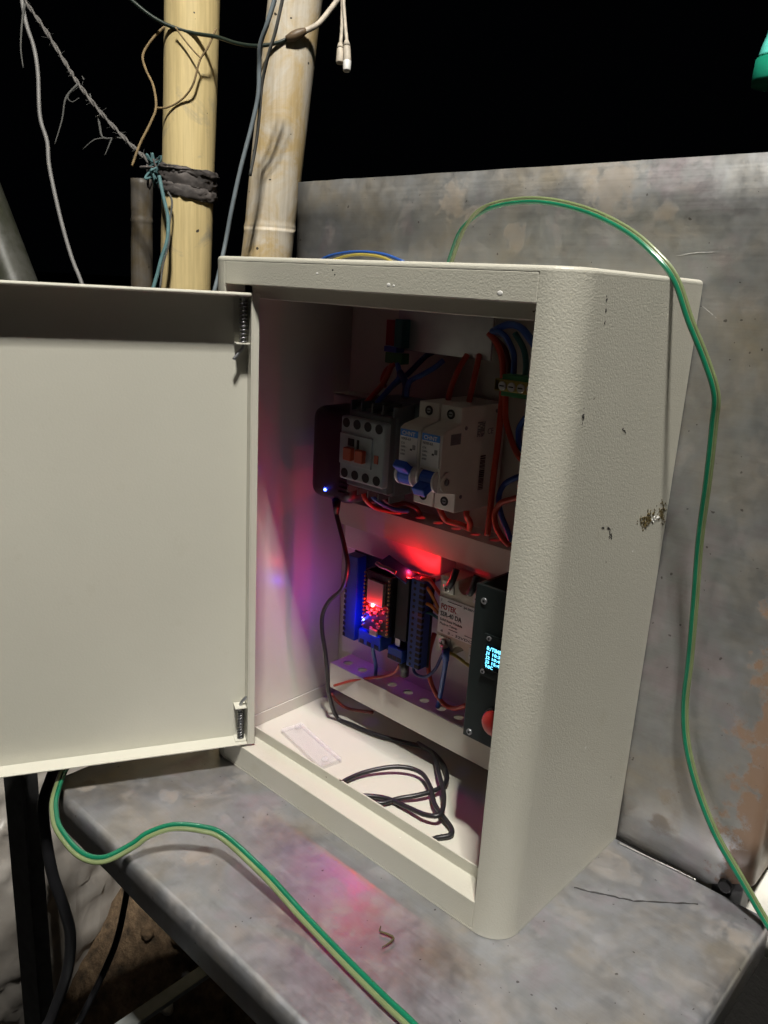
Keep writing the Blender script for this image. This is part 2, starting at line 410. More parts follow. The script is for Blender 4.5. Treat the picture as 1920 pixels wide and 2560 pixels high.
PATHS = {
    'red_conn_contactor': [(0.0943,0.1,0.3294),(0.094,0.095,0.3202),(0.0935,0.09,0.3135),(0.0887,0.08,0.3011)],
    'red_conn_short': [(0.0971,0.1,0.3299),(0.089,0.1,0.325),(0.0849,0.1,0.3162),(0.0789,0.11,0.3107)],
    'blue_conn_contactor': [(0.0998,0.1,0.3302),(0.1068,0.095,0.3217),(0.1045,0.09,0.3149),(0.099,0.08,0.3019)],
    'navy_plate_contactor': [(0.122,0.115,0.3414),(0.116,0.112,0.3369),(0.1069,0.105,0.324),(0.0991,0.1,0.3158),(0.0903,0.1,0.3084)],
    'blue_bright': [(0.1392,0.105,0.3367),(0.1362,0.1,0.3319),(0.1279,0.097,0.326),(0.1186,0.095,0.3206),(0.1181,0.092,0.3158),(0.1192,0.09,0.3086)],
    'navy_lug': [(0.1065,0.095,0.3257),(0.1114,0.095,0.3209),(0.1137,0.095,0.3157),(0.1178,0.09,0.3085)],
    'red_breaker_a': [(0.1577,0.108,0.3423),(0.1575,0.105,0.3386),(0.1568,0.1,0.3316),(0.1523,0.1,0.3202),(0.1499,0.1,0.3101)],
    'red_breaker_b': [(0.168,0.108,0.3433),(0.1696,0.105,0.3391),(0.1715,0.1,0.3288),(0.1698,0.1,0.3185),(0.1686,0.1,0.3113)],
    'red_long': [(0.177,0.105,0.359),(0.1838,0.105,0.3528),(0.1894,0.105,0.343),(0.192,0.105,0.3272),(0.1926,0.105,0.3086),(0.1924,0.105,0.283),(0.1916,0.105,0.2632),(0.1914,0.105,0.2364),(0.1911,0.105,0.2178)],
    'red_branch': [(0.1983,0.1,0.3246),(0.1991,0.1,0.3123),(0.2008,0.1,0.3026),(0.2063,0.1,0.291),(0.2166,0.095,0.282),(0.2275,0.09,0.2785)],
    'blue_top_a': [(0.1784,0.105,0.3603),(0.1891,0.105,0.3587),(0.1976,0.105,0.3486),(0.1995,0.105,0.3391),(0.1998,0.105,0.3306)],
    'blue_top_b': [(0.1778,0.11,0.3609),(0.1913,0.105,0.3655),(0.2048,0.1,0.3647),(0.2173,0.095,0.3576),(0.2283,0.09,0.3495)],
    'darkred_top': [(0.1754,0.112,0.3564),(0.1853,0.112,0.3498),(0.1902,0.112,0.3404),(0.1914,0.112,0.3294)],
    'teal_top': [(0.1957,0.108,0.3604),(0.2033,0.108,0.3515),(0.2066,0.108,0.3422),(0.2073,0.108,0.3301)],
    'blue_loop': [(0.2145,0.11,0.2664),(0.206,0.11,0.2625),(0.1975,0.11,0.2558),(0.1943,0.11,0.2457),(0.1976,0.11,0.2343),(0.2044,0.11,0.2237),(0.2083,0.11,0.2165)],
    'red_loop': [(0.2224,0.1,0.2554),(0.2126,0.1,0.2506),(0.2026,0.1,0.2451),(0.1989,0.1,0.2363),(0.2015,0.1,0.2275),(0.2085,0.1,0.2199),(0.2135,0.1,0.2172)],
    'blue_edge': [(0.216,0.1,0.3074),(0.2122,0.1,0.3006),(0.2118,0.1,0.2944),(0.2141,0.1,0.2873),(0.2206,0.1,0.2822)],
    'red_feed_a': [(0.1528,0.095,0.2333),(0.1559,0.095,0.2278),(0.1577,0.1,0.2217),(0.1696,0.1,0.2218),(0.1737,0.105,0.219)],
    'red_feed_b': [(0.1782,0.095,0.235),(0.1788,0.095,0.2311),(0.1784,0.1,0.2253),(0.1746,0.105,0.2186)],
    'red_coil': [(0.089,0.08,0.2331),(0.0909,0.082,0.2259),(0.0926,0.09,0.219),(0.0973,0.1,0.2154),(0.1041,0.11,0.2138)],
    'blue_coil': [(0.0981,0.08,0.2336),(0.1005,0.082,0.2287),(0.104,0.09,0.2231),(0.1068,0.1,0.2184),(0.1115,0.11,0.217)],
    'darkred_coil': [(0.0976,0.09,0.2305),(0.1027,0.1,0.2219),(0.1073,0.11,0.2221),(0.1188,0.11,0.221),(0.1157,0.12,0.2133)],
    'cord_drop': [(0.0565,0.082,0.2166),(0.0597,0.082,0.206),(0.0642,0.082,0.1957),(0.0699,0.083,0.1798),(0.0728,0.084,0.1645),(0.067,0.085,0.1448),(0.0517,0.085,0.128),(0.0445,0.085,0.1133),(0.0438,0.086,0.0971),(0.0443,0.09,0.077),(0.0433,0.095,0.0521),(0.0429,0.098,0.0326)],
    'cord_floor': [(0.0354,0.1059,0.016),(0.0438,0.1083,0.006),(0.0604,0.1105,0.005),(0.0873,0.1147,0.005),(0.1111,0.1237,0.005),(0.1319,0.1298,0.006),(0.1556,0.1214,0.008),(0.1734,0.1065,0.008),(0.1782,0.0894,0.009),(0.1725,0.0735,0.008),(0.1629,0.0603,0.006),(0.156,0.0466,0.005),(0.1445,0.0425,0.005)],
    'cord_loop_a': [(0.1208,0.0298,0.004),(0.1173,0.0445,0.005),(0.1222,0.0654,0.007),(0.1373,0.086,0.01),(0.1547,0.0943,0.01),(0.1729,0.0855,0.01),(0.1885,0.0716,0.01),(0.2006,0.0668,0.008),(0.2125,0.0625,0.006),(0.216,0.0564,0.005),(0.2099,0.0462,0.004),(0.2102,0.0342,0.004)],
    'cord_loop_b': [(0.1364,0.037,0.004),(0.1412,0.046,0.004),(0.1554,0.0543,0.005),(0.1752,0.0559,0.007),(0.1933,0.0561,0.01),(0.2015,0.0628,0.012),(0.1895,0.0816,0.013),(0.1668,0.1031,0.012),(0.146,0.1221,0.01),(0.1218,0.1307,0.006)],
    'blue_drop': [(0.0914,0.098,0.1003),(0.0878,0.105,0.0851),(0.0818,0.115,0.0701),(0.0758,0.122,0.0548)],
    'red_lower': [(0.1164,0.105,0.0874),(0.1115,0.108,0.0791),(0.0991,0.112,0.0682),(0.0819,0.112,0.0595),(0.0598,0.11,0.0485),(0.0408,0.106,0.0373)],
    'red_under': [(0.039,0.105,0.0285),(0.04,0.112,0.0186),(0.0496,0.118,0.013),(0.077,0.12,0.0206)],
    'violet_loop': [(0.1371,0.1,0.0984),(0.1363,0.1,0.0914),(0.1415,0.1,0.089),(0.15,0.1,0.0916),(0.1578,0.1,0.1012),(0.1625,0.1,0.1131),(0.1668,0.098,0.1203)],
    'blue_ssr': [(0.1692,0.096,0.1239),(0.1694,0.097,0.1138),(0.1622,0.105,0.0925),(0.1557,0.112,0.074),(0.1498,0.118,0.0579)],
    'red_ssr': [(0.1427,0.115,0.1216),(0.1418,0.112,0.1104),(0.1425,0.11,0.0979),(0.1456,0.11,0.0842),(0.1515,0.112,0.0723),(0.1594,0.115,0.0646),(0.1696,0.115,0.066),(0.1819,0.112,0.0753)],
    'orange_a': [(0.1382,0.1,0.1663),(0.1435,0.1,0.1644),(0.145,0.105,0.1574),(0.1473,0.112,0.1442)],
    'orange_b': [(0.1388,0.1,0.1501),(0.1429,0.1,0.1514),(0.145,0.105,0.1485),(0.1468,0.112,0.1412)],
    'red_short': [(0.1378,0.1,0.1704),(0.1454,0.1,0.1712),(0.1478,0.105,0.1645),(0.1478,0.112,0.1571)],
    'green_short': [(0.1402,0.1,0.1392),(0.1428,0.1,0.1434),(0.1447,0.105,0.1424),(0.1472,0.112,0.137)],
    'yellow_ssr': [(0.1709,0.098,0.1204),(0.1776,0.1,0.1187),(0.1861,0.102,0.115),(0.1905,0.105,0.1122)],
    'white_top': [(0.1009,0.088,0.1754),(0.1076,0.086,0.175),(0.1146,0.086,0.1751),(0.1212,0.088,0.1729)],
    'arch_blue': [(-0.0203,0.12,0.3977),(-0.005,0.12,0.4054),(0.0128,0.12,0.4091),(0.0354,0.12,0.4107),(0.0615,0.12,0.4092),(0.0825,0.12,0.4041)],
    'arch_yellow': [(-0.0072,0.117,0.3979),(0.0115,0.117,0.4046),(0.0297,0.117,0.408),(0.0473,0.117,0.4085),(0.0645,0.117,0.4065),(0.0814,0.117,0.401)],
    'green_upper': [(0.1213,0.122,0.3868),(0.1291,0.118,0.4069),(0.1416,0.114,0.4276),(0.162,0.112,0.4405),(0.1976,0.11,0.4439),(0.234,0.108,0.4381),(0.2658,0.106,0.4263),(0.2887,0.104,0.4119),(0.3027,0.104,0.3981),(0.3134,0.106,0.3768),(0.3245,0.11,0.3554),(0.3318,0.114,0.3368),(0.3321,0.118,0.3192),(0.3319,0.124,0.2849),(0.3304,0.132,0.2451),(0.3317,0.138,0.204),(0.3336,0.142,0.1613),(0.3347,0.144,0.1288),(0.3406,0.144,0.1012),(0.3525,0.144,0.0733),(0.3694,0.143,0.0471),(0.389,0.142,0.0264),(0.4112,0.14,0.0043),(0.4333,0.13,-0.0076)],
    'green_lower': [(-0.0571,-0.0913,0.006),(-0.0367,-0.1103,0.008),(-0.0069,-0.131,0.012),(0.0102,-0.1398,0.012),(0.0284,-0.1452,0.01),(0.0552,-0.1445,0.006),(0.0717,-0.136,0.006),(0.0797,-0.1189,0.012),(0.0838,-0.109,0.018),(0.0932,-0.0959,0.0228),(0.1073,-0.0833,0.0228),(0.1233,-0.0755,0.021),(0.1634,-0.0747,0.017),(0.1864,-0.0738,0.011),(0.2035,-0.0737,0.007),(0.2425,-0.0772,0.0055),(0.2774,-0.0803,0.0055),(0.3088,-0.0831,0.0055)],
    'black_cable': [(-0.0746,-0.0949,-0.0008),(-0.0711,-0.105,-0.0172),(-0.067,-0.1138,-0.0316),(-0.0627,-0.117,-0.0504),(-0.0576,-0.1154,-0.0949),(-0.052,-0.1099,-0.1307),(-0.0509,-0.1065,-0.161),(-0.0541,-0.1098,-0.1991),(-0.0633,-0.1217,-0.2454),(-0.0657,-0.137,-0.2799)],
    'thin_cable': [(-0.1032,-0.0159,-0.1666),(-0.1026,-0.0226,-0.1857),(-0.0925,-0.0332,-0.2008),(-0.0827,-0.0482,-0.2266),(-0.0776,-0.0671,-0.2518),(-0.0757,-0.0915,-0.2836),(-0.0739,-0.1128,-0.3072)],
    'grey_cord': [(-0.909,0.2916,0.8214),(-0.8974,0.2884,0.7856),(-0.8839,0.2869,0.7498),(-0.8668,0.2889,0.7143),(-0.8531,0.2865,0.6755),(-0.8361,0.2778,0.6125),(-0.8187,0.2788,0.574),(-0.8068,0.2747,0.535),(-0.7781,0.2734,0.4637),(-0.7512,0.2751,0.4044),(-0.7306,0.2791,0.3662),(-0.7063,0.2818,0.3159)],
    'frayed_rope': [(-0.9716,0.3116,0.8384),(-0.9276,0.3069,0.7954),(-0.8623,0.3046,0.7453),(-0.7926,0.3027,0.6856),(-0.7486,0.3008,0.6501),(-0.7048,0.3108,0.6095),(-0.6573,0.3246,0.57),(-0.6198,0.3342,0.5435),(-0.5909,0.3266,0.5286)],
    'dark_cord': [(-0.5936,0.2709,0.749),(-0.5704,0.2846,0.7301),(-0.5497,0.2994,0.7128),(-0.5303,0.314,0.7017),(-0.5049,0.3339,0.6938),(-0.4711,0.3479,0.6876),(-0.4364,0.354,0.6767),(-0.406,0.3625,0.6713),(-0.3855,0.3783,0.6753),(-0.374,0.3914,0.6826)],
    'white_cord': [(-0.3608,0.4019,0.6899),(-0.3493,0.4163,0.7007),(-0.3422,0.4295,0.7186),(-0.337,0.4399,0.7339),(-0.3302,0.4547,0.7567)],
    'splice': [(-0.3747,0.3856,0.68),(-0.3666,0.395,0.6855),(-0.3587,0.4046,0.6921)],
    'twine_a': [(-0.5432,0.3254,0.7069),(-0.5498,0.3173,0.7011),(-0.5577,0.3034,0.6832),(-0.5605,0.2938,0.6647),(-0.5532,0.2936,0.6469),(-0.5413,0.2967,0.6268),(-0.5322,0.2946,0.5997),(-0.5331,0.2854,0.5776),(-0.5369,0.2719,0.5511),(-0.5381,0.2598,0.5222)],
    'twine_b': [(-0.5457,0.3042,0.6017),(-0.53,0.3116,0.6026),(-0.5119,0.3219,0.6125),(-0.4962,0.3285,0.6296),(-0.4891,0.3352,0.6598),(-0.4804,0.3419,0.6753),(-0.4753,0.351,0.6982)],
    'twine_c': [(-0.5131,0.3137,0.6967),(-0.504,0.322,0.6824),(-0.4946,0.3298,0.6698),(-0.4874,0.336,0.6617)],
    'teal_string': [(-0.5367,0.3002,0.5148),(-0.5265,0.2994,0.4886),(-0.5149,0.2989,0.4598),(-0.5089,0.2932,0.4306),(-0.509,0.2839,0.4064),(-0.5083,0.2754,0.3821),(-0.5082,0.2673,0.3606)],
    'teal_string2': [(-0.5229,0.3048,0.4943),(-0.5158,0.3063,0.4813),(-0.5114,0.2991,0.452),(-0.5061,0.2938,0.4254),(-0.5056,0.2841,0.3985),(-0.5014,0.2757,0.3665)],
    'blue_cable': [(-0.2987,0.3109,0.7155),(-0.3061,0.3095,0.6925),(-0.3149,0.3066,0.6689),(-0.3286,0.3074,0.6482),(-0.3368,0.3131,0.6272),(-0.3391,0.3136,0.5973),(-0.3452,0.3085,0.5617),(-0.3523,0.2986,0.5156),(-0.3579,0.2897,0.4687),(-0.3631,0.2845,0.4306),(-0.3604,0.2722,0.3916),(-0.3596,0.2637,0.3671)],
    'dark_twin': [(-0.2921,0.3171,0.716),(-0.2994,0.3157,0.693),(-0.3104,0.315,0.662),(-0.3235,0.3154,0.6388),(-0.3388,0.3192,0.6115),(-0.3457,0.321,0.5772),(-0.3539,0.3229,0.5466),(-0.359,0.3181,0.5093)],
    'socket_cord_a': [(-0.2922,0.4028,0.7398),(-0.2865,0.3975,0.7122),(-0.2804,0.3925,0.6845),(-0.2754,0.3865,0.6568)],
    'socket_cord_b': [(-0.2873,0.3995,0.738),(-0.2813,0.3945,0.7105),(-0.2735,0.3911,0.6832),(-0.2662,0.3887,0.6595)],
    'socket_body_a': [(-0.2756,0.3866,0.6578),(-0.2716,0.3832,0.6393)],
    'socket_body_b': [(-0.2666,0.3884,0.6595),(-0.2617,0.3854,0.6403)],
    'socket_tip': [(-0.2617,0.3854,0.6403),(-0.2595,0.3832,0.6293)],
    'fray_0': [(-0.7515,0.2993,0.6528),(-0.76,0.2836,0.6316),(-0.757,0.2741,0.5995),(-0.7568,0.2608,0.5642)],
    'fray_1': [(-0.7515,0.2993,0.6528),(-0.7585,0.2861,0.6346),(-0.752,0.2887,0.6263),(-0.7455,0.2971,0.6327)],
    'fray_2': [(-0.7214,0.3138,0.6198),(-0.7125,0.3109,0.591),(-0.7047,0.3125,0.5769),(-0.6871,0.3289,0.5782),(-0.6718,0.3396,0.5705)],
    'fray_3': [(-0.7047,0.3125,0.5769),(-0.715,0.3018,0.5732),(-0.7243,0.2881,0.559)],
    'fray_4': [(-0.6959,0.3207,0.5776),(-0.6969,0.3141,0.5628),(-0.698,0.3091,0.5521)],
    'fray_5': [(-0.837,0.2647,0.764),(-0.8333,0.2569,0.7349),(-0.8266,0.2497,0.7001),(-0.8172,0.2473,0.6714)],
    'fray_6': [(-0.7462,0.3064,0.6591),(-0.7498,0.3053,0.6647)],
    'fray_7': [(-0.7349,0.3091,0.6393),(-0.7293,0.3086,0.625),(-0.7192,0.3158,0.6199)],
    'scratch': [(0.3042,0.0815,0.0003),(0.315,0.0864,0.0003),(0.3264,0.093,0.0003),(0.3367,0.0985,0.0003),(0.3438,0.1045,0.0003),(0.3577,0.117,0.0003),(0.3706,0.1289,0.0003)],
    'dried_stem': [(0.2375,-0.0399,0.002),(0.24,-0.0433,0.002),(0.2446,-0.0417,0.002),(0.2494,-0.0412,0.002),(0.2501,-0.0463,0.002),(0.2493,-0.0515,0.002)],
    'bead': [(0.3037,0.1459,0.001),(0.3264,0.1475,0.001),(0.3494,0.1493,0.001),(0.3607,0.1497,0.001)],
    'pole_a': [(-0.6394,0.4279,0.7997),(-0.6204,0.4104,0.7086),(-0.5956,0.3872,0.589),(-0.5731,0.3664,0.4809),(-0.5497,0.345,0.3693)],
    'pole_b': [(-0.4695,0.4878,0.7761),(-0.4573,0.4699,0.7001),(-0.4441,0.4446,0.6023),(-0.4331,0.4215,0.5153),(-0.4179,0.3981,0.4177)],
    'pole_c': [(-0.794,0.4288,0.5426),(-0.7537,0.3968,0.363)],
    'pole_d': [(-1.2303,0.3616,0.4785),(-1.2049,0.3673,0.4334),(-1.1722,0.3678,0.3574)],
}

# ================================================================== SETTING
def ground_mesh():
    xs = sorted(set([round(-1.4+0.05*i, 3) for i in range(57)] + [-200, -60, -20, -8, -4, -2.4, 2.4, 4, 8, 20, 60, 200]))
    vs_, fs = [], []
    for y in xs:
        for x in xs:
            k = 1.0 if abs(x) < 1.5 and abs(y) < 1.5 else 0.0
            z = -0.80 + k*(0.36*math.exp(-((x+0.44)**2+(y-0.32)**2)/0.075) + 0.035*noise.noise((x*5, y*5, 1.3)) + 0.018*noise.noise((x*17, y*17, 4.1)))
            vs_.append((x, y, z))
    n = len(xs)
    for j in range(n-1):
        for i in range(n-1): fs.append((j*n+i, j*n+i+1, (j+1)*n+i+1, (j+1)*n+i))
    return mesh('ground', vs_, fs)
g = link('ground', ground_mesh(), M_GROUND, None, True); g['kind'] = 'structure'

# ------------------------------------------------------------------ steel bench
bench = thing('steel_bench', 'low bench of worn grey steel sheet with a rolled front edge', 'bench', (0.18, 0.0, -0.80))
BX0, BX1, BY0, BY1 = -0.046, 0.411, -0.121, 0.1495
def bench_top():
    # one folded sheet: rounded rectangular rim, rolled edge of 8 mm and a short down-turned flange
    r, drop, th = 0.0055, 0.028, 0.0020
    rc = 0.006
    prof = [(0.0, 0.0)]
    for k in range(1, 7):
        a = k*math.pi/12; prof.append((r*math.sin(a), -r*(1-math.cos(a))))
    prof += [(r, -drop), (r-th, -drop), (r-th, -r), (0.0, -th)]
    def rim(off):
        x0, x1, y0, y1 = BX0+r-off, BX1-r+off, BY0+r-off, BY1
        return [(x0, y1), (x0, y0+rc), (x0+rc*0.3, y0+rc*0.3), (x0+rc, y0), (x1-rc, y0), (x1-rc*0.3, y0+rc*0.3), (x1, y0+rc), (x1, y1)]
    # subdivide long runs so that the rim stays slightly uneven
    vs_, fs = [], []
    def dens(pts):
        out = []
        for a, b in zip(pts[:-1], pts[1:]):
            m = max(1, int((Vector(b)-Vector(a)).length/0.02))
            for i in range(m): out.append(tuple(Vector(a).lerp(Vector(b), i/m)))
        out.append(pts[-1]); return out
    base = dens([Vector(p) for p in rim(0)])
    cx, cy = (BX0+BX1)/2, (BY0+BY1)/2
    corners = rim(0)
    rows = []
    for off, z in prof:
        row = []
        for (x, y) in base:
            nx = -1 if x < BX0+r+0.0005 else (1 if x > BX1-r-0.0005 else 0)
            ny = -1 if y < BY0+r+0.0005 else 0
            if nx and y < BY0+r+rc*0.9: ny = -0.7; nx *= 0.7
            if ny and (x < BX0+r+rc*0.9 or x > BX1-r-rc*0.9) and nx == 0: nx = -0.7 if x < 0 else 0.7; ny = -0.7
            wob = 0.0006*noise.noise((x*22, y*22, 3))
            row.append((x+nx*(off+wob), y+ny*(off+wob), z+0.0003*noise.noise((x*18, y*18, 9))*(1 if z < -0.001 else 0)))
        rows.append(row)
    for row in rows: vs_ += row
    n = len(base)
    for j in range(len(rows)-1):
        for i in range(n-1): fs.append((j*n+i, j*n+i+1, (j+1)*n+i+1, (j+1)*n+i))
    fs.append(tuple(range(n)))
    last = len(rows)-1
    fs.append(tuple(last*n+i for i in range(n))[::-1])
    me = mesh('bench_top', vs_, fs); return me
bt = link('bench_top', bench_top(), M_BENCH, bench)
for pl in bt.data.polygons: pl.use_smooth = len(pl.vertices) == 4
for (x, y) in ((0.13, 0.12), (0.39, 0.12), (0.385, -0.09)):
    bm = bmesh.new(); strip_solid(bm, [(x, y+0.025), (x, y), (x+0.025*(1 if x < 0.2 else -1), y)] if x < 0.2 else [(x-0.025, y), (x, y), (x, y+0.025)], 0.003, -0.802, -0.004, 'xyz')
    link('leg', done(bm, 'leg'), M_DARKSTEEL, bench)
box('stretcher', M_BAR, bench, -0.022, -0.008, -0.25, 0.125, -0.254, -0.249, 0.0006)
box('stretcher', M_BAR, bench, -0.022, 0.134, 0.1255, 0.131, -0.254, -0.244, 0.0006)
tube('scratch', M_MARK, bench, [Vector(q)+Vector((0, random.gauss(0, 0.0003), 0)) for q in catmull(PATHS['scratch'], 5)], 0.00045, 6, 3, lambda f: 0.0003+0.0003*abs(math.sin(f*23)))
tube('weld_bead', M_SCREW, bench, PATHS['bead'], 0.0008, 6, 14, lambda f: 0.0004+0.0006*abs(noise.noise((f*22, 1, 1)))+0.0003*abs(noise.noise((f*70, 3, 1))))

# ------------------------------------------------------------------ steel back panel with a folded right return
panel = thing('steel_backboard', 'upright worn steel sheet with rust along its folded edge, behind the electrical box', 'metal panel', (0.16, 0.151, -0.80))
def panel_me():
    r = 0.008; path = [(-0.0765, 0.1515)]
    for k in range(24): path.append((-0.0765+0.0193*(k+1), 0.1515))
    path = [q for q in path if q[0] < 0.386]
    for k in range(0, 7):
        a = k*math.pi/12; path.append((0.387+r*math.sin(a), 0.1515+r*(1-math.cos(a))))
    path.append((0.395, 0.205))
    A, B = ribbon(path, 0.0015)
    zs = [0.013, 0.05, 0.1, 0.15, 0.2, 0.25, 0.3, 0.35, 0.4, 0.44, 0.4705]
    vs_, fs = [], []; n = len(A)
    for side in (A, B):
        for z in zs:
            for (x, y) in side:
                zz = z
                if z == 0.013 and x < 0.37: zz = 0.0012
                wob = 0.0012*noise.noise((x*7, z*7, 2)) if 0.0 < x < 0.38 and 0.05 < z < 0.45 and (x < -0.02 or x > 0.305 or z > 0.41) else 0
                vs_.append((x, y+wob, zz+(0.0006*noise.noise((x*30, 5, 5)) if z > 0.46 else 0)))
    m_ = len(zs); off = n*m_
    for j in range(m_-1):
        for i in range(n-1):
            a = j*n+i; fs.append((a, a+1, a+n+1, a+n)); fs.append((off+a, off+a+n, off+a+n+1, off+a+1))
    for i in range(n-1):
        fs.append((i, off+i, off+i+1, i+1)); a = (m_-1)*n+i; fs.append((a, a+1, off+a+1, off+a))
    for j in range(m_-1):
        a = j*n; fs.append((a, a+n, off+a+n, off+a)); a = j*n+n-1; fs.append((a, off+a, off+a+n, a+n))
    return mesh('sheet', vs_, fs)
link('sheet', panel_me(), M_PANEL, panel, True)
for k, l_ in enumerate([[(0.2798, 0.1513, 0.4136), (0.2921, 0.1513, 0.4157), (0.3066, 0.1513, 0.4164)], [(0.301, 0.1513, 0.3847), (0.3078, 0.1513, 0.3803), (0.3161, 0.1513, 0.3745)]]):
    tube('scratch', M_LABEL, panel, l_, 0.0005, 6, 6, lambda f, k=k: 0.00018*(0.2+0.8*math.sin(math.pi*min(1, f+0.02)))*(0.7+0.3*math.sin(f*40)))
for x in (-0.05, 0.37): box('leg', M_DARKSTEEL, panel, x, x+0.02, 0.154, 0.174, -0.802, 0.30, 0.001)
cyl('bolt', M_BLACK, panel, (0.3795, 0.1488, 0.0075), (0.3795, 0.16, 0.0075), 0.0048, n=12, bev=0.001)

# ================================================================== ELECTRICAL BOX
W_, D_, H_, RC = 0.300, 0.150, 0.400, 0.020
OX0, OX1, OZ0, OZ1, LD, UP = 0.0215, 0.2785, 0.0215, 0.3815, 0.0176, 0.0091
ebox = thing('electrical_box', 'open cream painted steel electrical box standing on the steel bench', 'electrical box', (0.15, 0.075, 0.0))
def arc(cx, cy, r, a0, a1, n=10): return [(cx+r*math.cos(R(a0+(a1-a0)*k/n)), cy+r*math.sin(R(a0+(a1-a0)*k/n))) for k in range(n+1)]
TH = 0.0014
pl_ = [(0, D_)] + arc(RC, RC, RC, 180, 270) + [(OX0, 0), (OX0, LD), (OX0+UP, LD)]
pr_ = [(OX1-UP, LD), (OX1, LD), (OX1, 0)] + arc(W_-RC, RC, RC, 270, 360) + [(W_, D_)]
for nm, path in (('left_wall', pl_), ('right_wall', pr_)):
    bm = bmesh.new(); strip_solid(bm, path, TH, 0.002, 0.3968, 'xyz')
    o = link(nm, done(bm, nm), M_PAINT, ebox)
    o['label'] = 'hinge side wall with rounded front corner' if nm == 'left_wall' else 'scuffed side wall with rounded front corner'
    mod = o.modifiers.new('round', 'BEVEL'); mod.width = 0.0009; mod.segments = 2; mod.limit_method = 'ANGLE'; mod.angle_limit = R(40)
    for f in o.data.polygons: f.use_smooth = True
    mod.harden_normals = True
for nm, path in (('top_rim', [(0, 0.3968), (0, OZ1), (LD, OZ1), (LD, OZ1-UP)]), ('bottom_rim', [(LD, OZ0+UP), (LD, OZ0), (0, OZ0), (0, 0.002)])):
    bm = bmesh.new(); strip_solid(bm, path, TH, OX0+0.0003, OX1-0.0003, 'yzx')
    o = link(nm, done(bm, nm), M_PAINT, ebox)
    mod = o.modifiers.new('round', 'BEVEL'); mod.width = 0.0012; mod.segments = 3; mod.limit_method = 'ANGLE'; mod.angle_limit = R(40)
    for f in o.data.polygons: f.use_smooth = True
    mod.harden_normals = True
outline = arc(RC, RC, RC, 180, 270) + arc(W_-RC, RC, RC, 270, 360) + [(W_, D_), (0, D_)]
for nm, z0, z1 in (('bottom_plate', 0.0003, 0.002), ('top_plate', 0.3969, 0.4)):
    bm = bmesh.new(); prism(bm, outline, z0, z1, 'xyz')
    if nm == 'top_plate':
        es = [e for e in bm.edges if all(v.co.z > 0.399 for v in e.verts)]
        bmesh.ops.bevel(bm, geom=es, offset=0.0024, segments=4, affect='EDGES', profile=0.5)
    link(nm, done(bm, nm), M_PAINT if nm == 'top_plate' else M_PAINT_IN, ebox)
box('back_wall', M_PAINT_IN, ebox, TH+0.0002, W_-TH-0.0002, D_-0.0014, D_-0.0002, 0.0022, 0.3965)
box('wall_flange', M_PAINT_IN, ebox, TH+0.0001, TH+0.0016, 0.0300, 0.1480, 0.0021, 0.0135, 0.0004)
# smooth inner lining of the hinge side wall (the paint inside is smoother)
box('inner_lining', M_PAINT_IN, ebox, TH+0.0002, TH+0.0007, 0.0255, 0.1480, 0.0140, 0.3960)
# glue residue and scuffs on the outside wall
def scuff(pts, y, z, sx, sz, mat, n):
    bm = bmesh.new()
    for k in range(n):
        cy, cz = y+random.gauss(0, sx), z+random.gauss(0, sz)
        s = random.uniform(0.00025, 0.0008)
        bmesh.ops.create_icosphere(bm, subdivisions=1, radius=1, matrix=Matrix.Translation((W_+0.0001, cy, cz)) @ Matrix.Rotation(random.uniform(0, 3), 4, 'X') @ Matrix.Diagonal((0.0004, s*random.uniform(0.8, 2.4), s, 1)))
    return link('residue', done(bm, 'residue'), mat, ebox)
scuff(None, 0.120, 0.2532, 0.0055, 0.0022, M_GLUE, 110)
scuff(None, 0.141, 0.2535, 0.0028, 0.0045, M_GLUE, 70)
scuff(None, 0.131, 0.2515, 0.004, 0.0012, M_WHITE, 14)
for (y, z, l, a) in ((0.031, 0.388, 0.016, 0.05), (0.021, 0.331, 0.008, 0.08), (0.068, 0.316, 0.006, 1.1), (0.070, 0.256, 0.006, 0.15), (0.058, 0.2595, 0.015, 1.35), (0.0725, 0.253, 0.004, 0.3)):
    d = Vector((0, math.sin(a), -math.cos(a)))*l; p0 = Vector((W_+0.0001, y, z))
    bm = bmesh.new()
    for k in range(9):
        f = random.random(); w = random.uniform(0.0002, 0.00055)*(1.2 if 0.2 < f < 0.7 else 0.7)
        c = p0+d*f+Vector((0, random.gauss(0, 0.0004), 0))
        bmesh.ops.create_icosphere(bm, subdivisions=1, radius=1, matrix=Matrix.Translation(c) @ Matrix.Rotation(a+random.gauss(0, 0.4), 4, 'X') @ Matrix.Diagonal((0.00025, w*0.7, w*2.2, 1)))
    link('scuff_mark', done(bm, 'scuff_mark'), M_MARK, ebox)
for (x, z, r, mt_) in ((0.117, 0.391, 0.0014, M_WHITE), (0.178, 0.3865, 0.0022, M_WHITE), (0.182, 0.3862, 0.0014, M_WHITE), (0.256, 0.3855, 0.0026, M_WHITE), (0.131, 0.3935, 0.0010, M_MARK), (0.133, 0.391, 0.0009, M_MARK)):
    bm = bmesh.new(); bmesh.ops.create_icosphere(bm, subdivisions=2, radius=1, matrix=Matrix.Translation((x, 0.0, z)) @ Matrix.Diagonal((r*0.7, 0.0002, r*0.5, 1)))
    link('paint_chip', done(bm, 'paint_chip'), mt_, ebox, True)

